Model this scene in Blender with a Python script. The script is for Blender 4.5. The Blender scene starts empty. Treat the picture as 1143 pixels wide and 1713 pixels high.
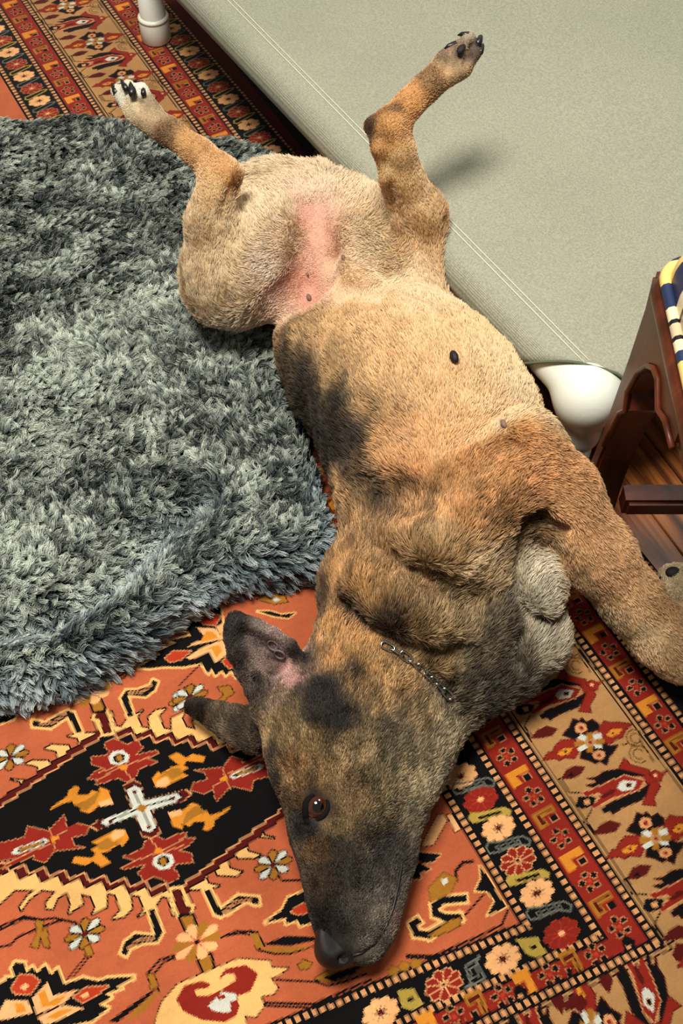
import bpy, bmesh, math, random
import numpy as np
from mathutils import Vector, Matrix, Quaternion
from mathutils.bvhtree import BVHTree
import openvdb

random.seed(7)
RNG = np.random.default_rng(7)
SC = bpy.context.scene
COL = SC.collection

# ------------------------------------------------------------------ camera
FPX, TH, CH = 1900.0, math.radians(56.0), 1.1      # focal length in pixels of the 1143x1713 frame, downward tilt, height
cam_d = bpy.data.cameras.new('camera')
cam = bpy.data.objects.new('camera', cam_d)
COL.objects.link(cam)
cam.location = (0, 0, CH)
cam.rotation_euler = (math.pi / 2 - TH, 0, 0)
cam_d.sensor_fit = 'VERTICAL'
cam_d.sensor_height = 36.0
cam_d.sensor_width = 36.0 * 1143 / 1713
cam_d.lens = FPX * 36.0 / 1713
cam_d.clip_start = 0.02
SC.camera = cam

# ------------------------------------------------------------------ world and lamps: the ceiling lamp and an added fill
w = bpy.data.worlds.new('room_light')
SC.world = w
w.use_nodes = True
w.node_tree.nodes['Background'].inputs[0].default_value = (1.0, 0.95, 0.88, 1)
w.node_tree.nodes['Background'].inputs[1].default_value = 0.19


def area(name, loc, target, size, power, col):
    l = bpy.data.lights.new(name, 'AREA')
    l.shape = 'DISK'
    l.size = size
    l.energy = power
    l.color = col
    o = bpy.data.objects.new(name, l)
    COL.objects.link(o)
    o.location = loc
    o.rotation_euler = (Vector(target) - Vector(loc)).to_track_quat('-Z', 'Y').to_euler()
    return o


area('ceiling_lamp_and_fill', (-0.30, 0.55, 2.45), (0.05, 0.75, 0), 0.70, 83, (1.0, 0.96, 0.88))
area('ceiling_lamp_and_fill', (0.95, 1.70, 2.40), (0.1, 0.8, 0), 0.5, 14, (1.0, 0.95, 0.87))  # weak fill light, added opposite the main lamp

SC.view_settings.view_transform = 'Standard'
SC.view_settings.look = 'None'
SC.view_settings.exposure = 0.0
SC.view_settings.gamma = 1.0
SC.view_settings.use_curve_mapping = False


# ------------------------------------------------------------------ helpers
def P(x, y, z=0.0):
    """World point of height z that the photograph shows at pixel (x, y)."""
    u, v = x - 571.5, y - 856.5
    dy = FPX * math.cos(TH) - v * math.sin(TH)
    dz = -FPX * math.sin(TH) - v * math.cos(TH)
    t = (z - CH) / dz
    return np.array([u * t, dy * t, z])


def ray(x, y):
    d = P(x, y, 0.0) - np.array([0, 0, CH])
    return d / np.linalg.norm(d)


def lin(c):
    c = np.asarray(c, float) / 255.0
    return np.where(c <= 0.04045, c / 12.92, ((c + 0.055) / 1.055) ** 2.4)


def rgba(c):
    l = lin(c)
    return (float(l[0]), float(l[1]), float(l[2]), 1.0)


def empty(name, loc=(0, 0, 0), rz=0.0):
    o = bpy.data.objects.new(name, None)
    COL.objects.link(o)
    o.location = loc
    o.rotation_euler = (0, 0, rz)
    return o


def tag(o, label=None, cat=None, group=None, kind=None):
    if label: o['label'] = label
    if cat: o['category'] = cat
    if group: o['group'] = group
    if kind: o['kind'] = kind
    return o


def mesh_obj(name, verts, faces, mat, parent=None, smooth=True):
    me = bpy.data.meshes.new(name)
    me.from_pydata([tuple(map(float, v)) for v in verts], [], [tuple(map(int, f)) for f in faces])
    me.update()
    if smooth:
        me.polygons.foreach_set('use_smooth', [True] * len(me.polygons))
    if mat: me.materials.append(mat)
    o = bpy.data.objects.new(name, me)
    COL.objects.link(o)
    if parent is not None: o.parent = parent
    return o


def bm_obj(name, bm, mat, parent=None, smooth=True):
    me = bpy.data.meshes.new(name)
    bm.to_mesh(me)
    bm.free()
    if smooth:
        me.polygons.foreach_set('use_smooth', [True] * len(me.polygons))
    if mat: me.materials.append(mat)
    o = bpy.data.objects.new(name, me)
    COL.objects.link(o)
    if parent is not None: o.parent = parent
    return o


def np_mesh(name, pts, quads, mat, parent=None, smooth=True, tris=None):
    me = bpy.data.meshes.new(name)
    nq = len(quads)
    nt = 0 if tris is None else len(tris)
    me.vertices.add(len(pts))
    me.vertices.foreach_set('co', np.ascontiguousarray(pts, np.float32).ravel())
    idx = np.ascontiguousarray(quads, np.int32).ravel()
    if nt: idx = np.concatenate([idx, np.ascontiguousarray(tris, np.int32).ravel()])
    me.loops.add(len(idx))
    me.loops.foreach_set('vertex_index', idx)
    me.polygons.add(nq + nt)
    st = np.concatenate([np.arange(nq) * 4, nq * 4 + np.arange(nt) * 3]).astype(np.int32)
    me.polygons.foreach_set('loop_start', st)
    me.update(calc_edges=True)
    me.validate()
    if smooth:
        me.polygons.foreach_set('use_smooth', [True] * len(me.polygons))
    if mat: me.materials.append(mat)
    o = bpy.data.objects.new(name, me)
    COL.objects.link(o)
    if parent is not None: o.parent = parent
    return o


class NT:
    """Small node-tree builder."""
    def __init__(self, name, rough=0.6, spec=0.3):
        self.m = bpy.data.materials.new(name)
        self.m.use_nodes = True
        self.t = self.m.node_tree
        self.b = self.t.nodes['Principled BSDF']
        self.b.inputs['Roughness'].default_value = rough
        self.b.inputs['Specular IOR Level'].default_value = spec

    def n(self, kind, **kw):
        nd = self.t.nodes.new(kind)
        for k, v in kw.items():
            if isinstance(k, str) and hasattr(nd, k): setattr(nd, k, v)
            else: nd.inputs[k].default_value = v
        return nd

    def l(self, a, b): self.t.links.new(a, b)

    def coord(self, scale=(1, 1, 1), rot=(0, 0, 0), kind='Object'):
        tc = self.n('ShaderNodeTexCoord')
        mp = self.n('ShaderNodeMapping')
        mp.inputs['Scale'].default_value = scale
        mp.inputs['Rotation'].default_value = rot
        self.l(tc.outputs[kind], mp.inputs[0])
        return mp.outputs[0]

    def noise(self, vec, scale, detail=3.0, rough=0.5, dist=0.0):
        nd = self.n('ShaderNodeTexNoise')
        nd.inputs['Scale'].default_value = scale
        nd.inputs['Detail'].default_value = detail
        nd.inputs['Roughness'].default_value = rough
        nd.inputs['Distortion'].default_value = dist
        if vec is not None: self.l(vec, nd.inputs['Vector'])
        return nd

    def ramp(self, fac, stops, interp='LINEAR'):
        r = self.n('ShaderNodeValToRGB')
        r.color_ramp.interpolation = interp
        e = r.color_ramp.elements
        while len(e) < len(stops): e.new(0.5)
        for i, (p, c) in enumerate(stops):
            e[i].position = p
            e[i].color = c if len(c) == 4 else rgba(c)
        self.l(fac, r.inputs[0])
        return r.outputs[0]

    def mix(self, fac, a, b, mode='MIX'):
        m = self.n('ShaderNodeMix', data_type='RGBA', blend_type=mode)
        if isinstance(fac, (int, float)): m.inputs[0].default_value = fac
        else: self.l(fac, m.inputs[0])
        for s, v in ((6, a), (7, b)):
            if isinstance(v, tuple): m.inputs[s].default_value = v
            else: self.l(v, m.inputs[s])
        return m.outputs[2]

    def math(self, op, a, b=None):
        m = self.n('ShaderNodeMath', operation=op)
        for i, v in enumerate((a, b)):
            if v is None: continue
            if isinstance(v, (int, float)): m.inputs[i].default_value = v
            else: self.l(v, m.inputs[i])
        return m.outputs[0]

    def base(self, c):
        if isinstance(c, tuple): self.b.inputs['Base Color'].default_value = c
        else: self.l(c, self.b.inputs['Base Color'])
        return self

    def bump(self, h, strength=0.3, dist=0.001):
        bp = self.n('ShaderNodeBump')
        bp.inputs['Strength'].default_value = strength
        bp.inputs['Distance'].default_value = dist
        self.l(h, bp.inputs['Height'])
        self.l(bp.outputs[0], self.b.inputs['Normal'])
        return self


# ---- signed distance modelling on a voxel grid
class SDF:
    def __init__(self, lo, hi, vox):
        self.lo = np.array(lo, float)
        self.v = vox
        self.n = np.ceil((np.array(hi) - self.lo) / vox).astype(int)
        self.d = np.full(self.n, 0.05, np.float32)
        self.ax = [(self.lo[i] + np.arange(self.n[i]) * vox).astype(np.float32) for i in range(3)]

    def win(self, lo, hi, m):
        a = np.maximum(np.floor((np.array(lo) - m - self.lo) / self.v).astype(int), 0)
        b = np.minimum(np.ceil((np.array(hi) + m - self.lo) / self.v).astype(int) + 1, self.n)
        s = tuple(slice(int(a[i]), int(b[i])) for i in range(3))
        X = [self.ax[i][s[i]].reshape([-1 if j == i else 1 for j in range(3)]) for i in range(3)]
        return s, X

    @staticmethod
    def smin(a, b, k):
        h = np.clip(0.5 + 0.5 * (b - a) / k, 0, 1)
        return b + (a - b) * h - k * h * (1 - h)

    def comb(self, s, d, k, mode):
        if mode == 'add': self.d[s] = self.smin(self.d[s], d, k)
        else: self.d[s] = -self.smin(-self.d[s], d, k)

    def cone(self, p0, r0, p1, r1, k=0.02, mode='add'):
        p0, p1 = np.asarray(p0, float), np.asarray(p1, float)
        m = max(r0, r1) + 2 * k + 0.03
        s, X = self.win(np.minimum(p0, p1), np.maximum(p0, p1), m)
        ba = p1 - p0
        L2 = float(ba @ ba) + 1e-12
        t = ((X[0] - p0[0]) * ba[0] + (X[1] - p0[1]) * ba[1] + (X[2] - p0[2]) * ba[2]) / L2
        t = np.clip(t, 0, 1)
        d = np.sqrt((X[0] - p0[0] - ba[0] * t) ** 2 + (X[1] - p0[1] - ba[1] * t) ** 2 + (X[2] - p0[2] - ba[2] * t) ** 2) - (r0 + (r1 - r0) * t)
        self.comb(s, d.astype(np.float32), k, mode)

    def chain(self, pts, rs, k=0.02, mode='add'):
        for i in range(len(pts) - 1):
            self.cone(pts[i], rs[i], pts[i + 1], rs[i + 1], k if i == 0 else min(k, 0.02), mode)

    def ell(self, c, r, ax=None, up=(0, 0, 1), k=0.02, mode='add'):
        """Ellipsoid: r = (along ax, sideways, along up)."""
        c = np.asarray(c, float)
        a = np.array([1., 0, 0]) if ax is None else np.asarray(ax, float) / np.linalg.norm(ax)
        u = np.asarray(up, float)
        u = u - a * (u @ a)
        u /= np.linalg.norm(u)
        b = np.cross(u, a)
        m = max(r) + 2 * k + 0.03
        s, X = self.win(c, c, m)
        q = [sum((X[i] - c[i]) * e[i] for i in range(3)) for e in (a, b, u)]
        k0 = np.sqrt(sum((q[i] / r[i]) ** 2 for i in range(3)))
        k1 = np.sqrt(sum((q[i] / r[i] ** 2) ** 2 for i in range(3))) + 1e-6
        d = k0 * (k0 - 1) / k1
        d = np.where(k0 < 1e-3, -min(r), d)
        self.comb(s, d.astype(np.float32), k, mode)

    def mesh(self):
        g = openvdb.FloatGrid(0.05)
        g.copyFromArray(np.ascontiguousarray(self.d))
        pts, quads = g.convertToQuads(isovalue=0.0)
        pts = pts * self.v + self.lo
        # outward winding
        q = quads[len(quads) // 2]
        e = np.cross(pts[quads[:, 2]] - pts[quads[:, 0]], pts[quads[:, 3]] - pts[quads[:, 1]])
        c = pts[quads].mean(1)
        vol = np.einsum('ij,ij->i', e, c - c.mean(0)).sum()
        if vol < 0: quads = quads[:, ::-1]
        return pts, quads.astype(np.int64)


def bvh_of(pts, quads):
    return BVHTree.FromPolygons(pts.tolist(), quads.tolist())


def hit(tree, x, y):
    """Where the line of sight of pixel (x, y) first meets a built surface."""
    r = tree.ray_cast(Vector((0, 0, CH)), Vector(ray(x, y)))
    return None if r[0] is None else (np.array(r[0]), np.array(r[1]))


def hair(name, pos, rad, cols, mat, parent=None, clen=None):
    """pos: N x K x 3 points, rad: N x K radii, cols: N x 3 linear colours."""
    N, K = pos.shape[:2]
    hc = bpy.data.hair_curves.new(name)
    hc.add_curves([K] * N)
    hc.attributes['position'].data.foreach_set('vector', np.ascontiguousarray(pos, np.float32).ravel())
    a = hc.attributes.get('radius') or hc.attributes.new('radius', 'FLOAT', 'POINT')
    a.data.foreach_set('value', np.ascontiguousarray(rad, np.float32).ravel())
    a = hc.attributes.new('coat', 'FLOAT_COLOR', 'CURVE')
    a.data.foreach_set('color', np.concatenate([cols, np.ones((N, 1))], 1).astype(np.float32).ravel())
    hc.materials.append(mat)
    o = bpy.data.objects.new(name, hc)
    COL.objects.link(o)
    if parent is not None: o.parent = parent
    return o


def vnoise(p, scale, seed=0):
    """Smooth value noise in 3D, about -1..1."""
    q = np.asarray(p, float) * scale + seed * 17.31
    i = np.floor(q).astype(np.int64)
    f = q - i
    f = f * f * (3 - 2 * f)
    out = 0.0
    for dx in (0, 1):
        for dy in (0, 1):
            for dz in (0, 1):
                h = (i[..., 0] + dx) * 374761393 + (i[..., 1] + dy) * 668265263 + (i[..., 2] + dz) * 2147483647 + seed * 1274126177
                h = (h ^ (h >> 13)) * 1274126177
                h = (h ^ (h >> 16)) & 0xFFFF
                w = (f[..., 0] if dx else 1 - f[..., 0]) * (f[..., 1] if dy else 1 - f[..., 1]) * (f[..., 2] if dz else 1 - f[..., 2])
                out = out + w * (h / 32767.5 - 1)
    return out


def tube(path, r, seg=12, close=False, cap=True):
    """Vertices and faces of a round tube along a path; r may be one radius per point."""
    path = [np.asarray(p, float) for p in path]
    n = len(path)
    rr = r if hasattr(r, '__len__') else [r] * n
    vs, fs = [], []
    prev = None
    for i, p in enumerate(path):
        if close: t = path[(i + 1) % n] - path[i - 1]
        else: t = path[min(i + 1, n - 1)] - path[max(i - 1, 0)]
        t = t / (np.linalg.norm(t) + 1e-12)
        if prev is None:
            a = np.cross(t, [0, 0, 1.0])
            if np.linalg.norm(a) < 1e-3: a = np.cross(t, [1.0, 0, 0])
        else:
            a = prev - t * (prev @ t)
        a /= np.linalg.norm(a)
        prev = a
        b = np.cross(t, a)
        for k in range(seg):
            an = 2 * math.pi * k / seg
            vs.append(p + (a * math.cos(an) + b * math.sin(an)) * rr[i])
    m = n if close else n - 1
    for i in range(m):
        for k in range(seg):
            j = (i + 1) % n
            fs.append((i * seg + k, i * seg + (k + 1) % seg, j * seg + (k + 1) % seg, j * seg + k))
    if cap and not close:
        fs.append(tuple(range(seg))[::-1])
        fs.append(tuple((n - 1) * seg + k for k in range(seg)))
    return vs, fs


def lathe(profile, seg=24, center=(0, 0, 0)):
    """profile: (radius, z) from bottom to top, closed at both ends."""
    vs, fs = [], []
    c = np.asarray(center, float)
    for r, z in profile:
        for k in range(seg):
            a = 2 * math.pi * k / seg
            vs.append(c + [r * math.cos(a), r * math.sin(a), z])
    for i in range(len(profile) - 1):
        for k in range(seg):
            fs.append((i * seg + k, i * seg + (k + 1) % seg, (i + 1) * seg + (k + 1) % seg, (i + 1) * seg + k))
    fs.append(tuple(range(seg))[::-1])
    fs.append(tuple((len(profile) - 1) * seg + k for k in range(seg)))
    return vs, fs


def sample_surface(pts, quads, n, keep=None, rng=RNG):
    """Area-weighted random points with smooth normals."""
    t = np.concatenate([quads[:, [0, 1, 2]], quads[:, [0, 2, 3]]])
    a, b, c = pts[t[:, 0]], pts[t[:, 1]], pts[t[:, 2]]
    nr = np.cross(b - a, c - a)
    ar = np.linalg.norm(nr, axis=1)
    vn = np.zeros_like(pts)
    for i in range(3): np.add.at(vn, t[:, i], nr)
    vn /= np.linalg.norm(vn, axis=1)[:, None] + 1e-12
    w_ = ar.copy()
    if keep is not None: w_ = w_ * keep((a + b + c) / 3, nr / (ar[:, None] + 1e-12))
    k = rng.choice(len(t), n, p=w_ / w_.sum())
    u, v = rng.random(n), rng.random(n)
    f = u + v > 1
    u[f], v[f] = 1 - u[f], 1 - v[f]
    w0 = (1 - u - v)[:, None]
    pos = a[k] * w0 + b[k] * u[:, None] + c[k] * v[:, None]
    nrm = vn[t[k, 0]] * w0 + vn[t[k, 1]] * u[:, None] + vn[t[k, 2]] * v[:, None]
    nrm /= np.linalg.norm(nrm, axis=1)[:, None]
    return pos, nrm, (t[k], w0, u, v)


def unit(v): return v / (np.linalg.norm(v, axis=-1, keepdims=True) + 1e-12)

# where the raised cot stands
A0 = np.array([0.257, 0.765])                       # near corner post
A1 = P(262, 66, 0.009)[:2]                         # far post on the same side
ca = A1 - A0
LEN = np.linalg.norm(ca)
ca /= LEN
cb = np.array([ca[1], -ca[0]])                     # across the cot, to the right
WID = 0.60
ZR = 0.185
RR = 0.0300                                          # rail with fabric


# ================================================================== floor of oak boards
def mat_wood_floor():
    m = NT('oak_floor', 0.38, 0.4)
    v = m.coord((3.0, 60.0, 3.0))
    oi = m.n('ShaderNodeObjectInfo')
    add = m.n('ShaderNodeVectorMath', operation='ADD')
    m.l(v, add.inputs[0])
    sc = m.n('ShaderNodeVectorMath', operation='SCALE')
    cx = m.n('ShaderNodeCombineXYZ')
    for i in range(3): m.l(oi.outputs['Random'], cx.inputs[i])
    m.l(cx.outputs[0], sc.inputs[0]); sc.inputs['Scale'].default_value = 37.0
    m.l(sc.outputs[0], add.inputs[1])
    n1 = m.noise(add.outputs[0], 1.0, 5, 0.62, 0.5)
    c1 = m.ramp(n1.outputs[0], [(0.36, (54, 26, 12)), (0.46, (112, 62, 28)), (0.56, (158, 96, 46)), (0.7, (176, 112, 58))])
    tint = m.ramp(oi.outputs['Random'], [(0.0, (210, 200, 190)), (1.0, (255, 250, 240))])
    m.base(m.mix(1.0, c1, tint, 'MULTIPLY'))
    m.bump(n1.outputs[0], 0.25, 0.001)
    return m.m


M_FLOOR = mat_wood_floor()
m = NT('subfloor', 0.9); m.base(rgba((40, 24, 14)))
floor = mesh_obj('floor', [(x, y, z) for z in (-0.035, -0.0125) for x, y in ((-2.2, -1.2), (2.2, -1.2), (2.2, 3.2), (-2.2, 3.2))],
                 [(3, 2, 1, 0), (4, 5, 6, 7), (0, 1, 5, 4), (1, 2, 6, 5), (2, 3, 7, 6), (3, 0, 4, 7)], m.m, None, False)
tag(floor, 'dark oak strip floor showing past the rug and under the bench', kind='structure')
pd = np.array([0.42, -0.9075])                     # the boards run this way
pd /= np.linalg.norm(pd)
pn = np.array([-pd[1], pd[0]])
PW = 0.058
plank_meshes = {}


def plank_mesh(L):
    if L not in plank_meshes:
        bm = bmesh.new()
        b = 0.0012
        x, y = L / 2 - 0.0004, PW / 2 - 0.0005
        lo = [bm.verts.new(p) for p in ((-x, -y, -0.012), (x, -y, -0.012), (x, y, -0.012), (-x, y, -0.012))]
        md = [bm.verts.new(p) for p in ((-x, -y, -b), (x, -y, -b), (x, y, -b), (-x, y, -b))]
        tp = [bm.verts.new(p) for p in ((-x + b, -y + b, 0), (x - b, -y + b, 0), (x - b, y - b, 0), (-x + b, y - b, 0))]
        bm.faces.new(tp); bm.faces.new(lo[::-1])
        for i in range(4):
            j = (i + 1) % 4
            bm.faces.new((lo[i], lo[j], md[j], md[i]))
            bm.faces.new((md[i], md[j], tp[j], tp[i]))
        me = bpy.data.meshes.new('plank'); bm.to_mesh(me); bm.free()
        me.materials.append(M_FLOOR)
        plank_meshes[L] = me
    return plank_meshes[L]


for k in range(-14, 15):
    off = k * PW
    a = -1.5 + ((k * 37) % 11) * 0.07
    i = 0
    while a < 1.35:
        L = (0.62, 0.84, 0.74, 0.95)[(k * 5 + i * 3) % 4]
        c = np.array([0.28, 0.85]) + pn * off + pd * (a + L / 2)
        if -0.75 < c[0] < 1.2 and -0.1 < c[1] < 2.3:
            o = bpy.data.objects.new('plank', plank_mesh(L))
            COL.objects.link(o)
            o.parent = floor
            o.location = (c[0], c[1], -0.0002)
            o.rotation_euler = (0, 0, math.atan2(pd[1], pd[0]))
        a += L
        i += 1

# a plain painted wall closes the room behind
m = NT('wall_paint', 0.8, 0.2); m.base(m.ramp(m.noise(m.coord((1, 1, 1)), 3, 3).outputs[0], [(0.3, (206, 200, 184)), (0.7, (214, 208, 192))]))
def slab(name, x0, x1, y0, y1, z0, z1, mat):
    return mesh_obj(name, [(x, y, z) for z in (z0, z1) for x, y in ((x0, y0), (x1, y0), (x1, y1), (x0, y1))], [(3, 2, 1, 0), (4, 5, 6, 7), (0, 1, 5, 4), (1, 2, 6, 5), (2, 3, 7, 6), (3, 0, 4, 7)], mat, None, False)
tag(slab('wall_back', -2.2, 2.2, 3.2, 3.3, -0.03, 2.6, m.m), 'plain cream wall behind the cot', kind='structure')
m = NT('trim_paint', 0.4, 0.4); m.base(rgba((228, 224, 212)))
tag(slab('baseboard_back', -2.2, 2.2, 3.18, 3.2, -0.0125, 0.11, m.m), 'white baseboard', kind='structure')

# ================================================================== the knotted rug
PHI = math.radians(28.45)
RN = np.array([math.cos(PHI), math.sin(PHI)])      # across the right-hand border, outwards
RT = np.array([-RN[1], RN[0]])                     # along it, away from the viewer


def st(x, y):
    p = P(x, y, 0.0)[:2]
    return np.array([p @ RN, p @ RT])


DL = {1: [(0, 121.8), (31.5, 165.9), (744.8, 1324.3), (878.5, 1555.2)], 2: [(2, 31.5), (98.7, 165.9), (829.9, 1304), (996, 1569.4)],
      3: [(31.5, 0), (155.4, 168), (906.8, 1302), (1093.2, 1579.5)], 4: [(165.9, 0), (220, 70), (318, 193), (959, 1062), (1143, 1314.6)],
      5: [(276, 81), (379.6, 204), (1029.3, 1064.9), (1143, 1217)], 6: [(287, 25), (455, 221)], 7: [(321, 25), (522, 255), (1120, 940)]}
# gentle bend of the border lines: each is fitted with a straight line in s(t)
DF = {}
for k, pts in DL.items():
    q = np.array([st(*p) for p in pts])
    A = np.stack([np.ones(len(q)), q[:, 1]], 1)
    DF[k] = np.linalg.lstsq(A, q[:, 0], rcond=None)[0] if k < 7 else np.array([q[:, 0].mean() + 0.004, 0.0])
BL = {1: [(682, 1634), (878.5, 1555)], 2: [(682, 1707), (996, 1571.4)], 3: [(817.7, 1709), (1089, 1585.6)]}
BF = {}
for k, pts in BL.items():
    q = np.array([st(*p) for p in pts])
    A = np.stack([np.ones(2), q[:, 0]], 1)
    BF[k] = np.linalg.lstsq(A, q[:, 1], rcond=None)[0]
CELL = 0.0016
S0, T0 = -0.40, -0.12
SEDGE = float(DF[7][0])
NS = int((SEDGE - S0) / CELL)
NTT = int((1.98 - T0) / CELL)
SS = 2
HW, HH = NS * SS, NTT * SS
gs = S0 + (np.arange(HW) + 0.5) * CELL / SS
gt = T0 + (np.arange(HH) + 0.5) * CELL / SS
PAL = {'S': (200, 102, 64), 'T': (192, 142, 88), 'C': (255, 196, 118), 'K': (16, 13, 15), 'R': (150, 40, 28), 'O': (176, 116, 38),
       'W': (222, 222, 205), 'G': (232, 146, 46), 'D': (92, 22, 18), 'P': (255, 188, 124), 'Y': (190, 160, 70), 'B': (205, 160, 112),
       'E': (110, 112, 100), 'L': (228, 160, 104), 'F': (196, 62, 34), 'N': (120, 84, 36)}
KEYS = list(PAL)
IMG = np.zeros((HH, HW), np.uint8)
IX = {k: i for i, k in enumerate(KEYS)}


def fill(q, col):
    """Fill a polygon given in rug coordinates."""
    q = np.asarray(q, float)
    fx = (q[:, 0] - S0) / CELL * SS - 0.5
    fy = (q[:, 1] - T0) / CELL * SS - 0.5
    x0, x1 = max(int(fx.min()), 0), min(int(fx.max()) + 2, HW)
    y0, y1 = max(int(fy.min()), 0), min(int(fy.max()) + 2, HH)
    if x0 >= x1 or y0 >= y1: return
    X = np.arange(x0, x1)[None, :]
    Y = np.arange(y0, y1)[:, None]
    ins = np.zeros((y1 - y0, x1 - x0), bool)
    n = len(q)
    for i in range(n):
        ax, ay, bx, by = fx[i], fy[i], fx[i - 1], fy[i - 1]
        if ay == by: continue
        ins ^= ((ay > Y) != (by > Y)) & (X < (bx - ax) * (Y - ay) / (by - ay) + ax)
    IMG[y0:y1, x0:x1][ins] = IX[col]


def stroke(q, col, wd, closed=True):
    q = np.asarray(q, float)
    n = len(q)
    for i in range(n if closed else n - 1):
        a, b = q[i], q[(i + 1) % n]
        d = b - a
        L = np.linalg.norm(d)
        if L < 1e-6: continue
        d /= L
        nn = np.array([-d[1], d[0]]) * wd / 2
        a2, b2 = a - d * wd * 0.4, b + d * wd * 0.4
        fill([a2 + nn, b2 + nn, b2 - nn, a2 - nn], col)


def shape(q, col, out=None, ow=0.0022, out2=None, ow2=0.005):
    if out2: stroke(q, out2, ow2)
    if out: stroke(q, out, ow)
    fill(q, col)


CR = {'A': (0, 1113, 2.041), 'M': (0, 1180, 3.81), 'M2': (200, 1180, 4.396), 'E': (0, 1380, 3.81), 'G': (240, 1380, 3.008), 'N': (200, 980, 3.4636),
      'L': (0, 1080, 3.81), 'Bt': (560, 1560, 3.3618), 'Co': (880, 1540, 4.346), 'R': (860, 1180, 4.0389), 'D': (680, 1300, 2.4687), 'p': (0, 0, 1.0)}


def tr(crop, pts):
    ox, oy, s = CR[crop]
    return np.array([st(ox + x / s, oy + y / s) for x, y in pts])


# ---- bands
def band_e(k, a, b):
    return a


s_g = gs[None, :]
t_g = gt[:, None]
eD = {k: s_g - (DF[k][0] + DF[k][1] * t_g) for k in range(1, 7)}
eB = {k: (BF[k][0] + BF[k][1] * s_g) - t_g for k in range(1, 4)}
wB = [float(np.median(BF[k][0] + BF[k][1] * 0.25)) for k in (1, 2, 3)]
d3 = DF[3][0]
BF[4] = BF[3] - np.array([DF[4][0] - DF[3][0], 0])
eB[4] = (BF[4][0] + BF[4][1] * s_g) - t_g
E_ = {k: np.maximum(eD[k], eB[k]) if k in eB else eD[k] + 0 * t_g for k in range(1, 7)}
IMG[:] = IX['S']
for k, c in ((1, 'K'), (2, 'R'), (3, 'T'), (4, 'R'), (5, 'K'), (6, 'D')):
    IMG[E_[k] > 0] = IX[c]
IMG[s_g + 0 * t_g > SEDGE - 0.022] = IX['K']


def dots(k, wk=0.0115, wc=0.0058, per=0.0078, duty=0.58):
    useB = (eB[k] > eD[k]) if k in eB else np.zeros_like(E_[k], bool)
    par = np.where(useB, s_g + 0 * t_g, t_g + 0 * s_g)
    e = np.abs(E_[k])
    IMG[e < wk / 2] = IX['K']
    IMG[(e < wc / 2) & ((par / per) % 1.0 < duty)] = IX['L']


for k in (1, 2, 3, 4, 5): dots(k)
dots(6, 0.008, 0.004)
e3 = E_[3]
IMG[(e3 > 0.0085) & (e3 < 0.0100)] = IX['K']
e4 = E_[4]
IMG[(e4 < -0.0085) & (e4 > -0.0100)] = IX['K']

# ---- field: the stepped medallion and what surrounds it (point-symmetric about its centre)
CEN = tr('M', [(905, 675)])[0]


def both(crop, pts, col, out=None, ow=0.0022, out2=None, ow2=0.005, mirror=True):
    q = tr(crop, pts)
    if mirror: shape(2 * CEN - q, col, out, ow, out2, ow2)
    shape(q, col, out, ow, out2, ow2)


# cream ground with hooks
both('E', [(1110, 430), (1110, 450), (1140, 590), (1110, 590), (1080, 480), (1040, 470), (1000, 530), (890, 600), (930, 560), (900, 470), (840, 460), (850, 550), (800, 600),
           (730, 615), (780, 560), (745, 460), (690, 450), (690, 540), (600, 585), (620, 540), (590, 470), (525, 455), (540, 520), (450, 580), (465, 520), (440, 445), (380, 480),
           (350, 550), (310, 550), (310, 510), (370, 440), (280, 430), (200, 490), (150, 560), (140, 540), (190, 470), (240, 430), (110, 430), (0, 530), (-80, 570), (-140, 560), (-100, 250), (0, 250), (1100, 340)], 'C', 'K', 0.0034)
GX = lambda x, y: ((x / 4.396 + 200 - 240) * 3.008, (y / 4.396 + 1180 - 1380) * 3.008)
both('G', [(100, 330), (140, 340), (170, 460), (240, 465), (260, 430), (215, 340), (330, 335), (385, 320), (330, 310), (315, 260), (350, 220), (380, 265), (470, 270), (500, 250), (440, 235), (420, 180), (445, 140), (480, 180), (560, 180), (590, 165),
           (530, 150), (510, 85), (545, 40), (560, 70), (660, 80), (610, 70), (590, 0)] + [GX(1030, 890), GX(1120, 800), GX(1160, 640), GX(1050, 640), GX(900, 760), GX(700, 1000), GX(500, 1200)], 'C', 'K', 0.0034)


def stepped(p, q, n):
    """A stair between two points whose treads and risers follow the knots."""
    out = []
    for i in range(n):
        a = p + (q - p) * (i / n)
        b = p + (q - p) * ((i + 1) / n)
        c = np.array([b[0], a[1]]) if abs((q - p)[0]) > 0 else a
        out += [a, a + (c - a) * 0.82 + (b - a) * 0.10]
    return out


half = [tr('A', [p])[0] for p in ((388, 238), (-75, 560), (-95, 690))]
hb = [half[0], half[1], half[2], 2 * CEN - half[0], 2 * CEN - half[1], 2 * CEN - half[2]]
ST = []
for i in range(6):
    a, b = hb[i], hb[(i + 1) % 6]
    ST += stepped(a, b, 10 if i % 3 != 1 else 2)
ST = np.array(ST)
shape(CEN + (ST - CEN) * 1.085, 'D', 'K', 0.003)
shape(CEN + (ST - CEN) * 1.0, 'K', 'L', 0.0035)
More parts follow.
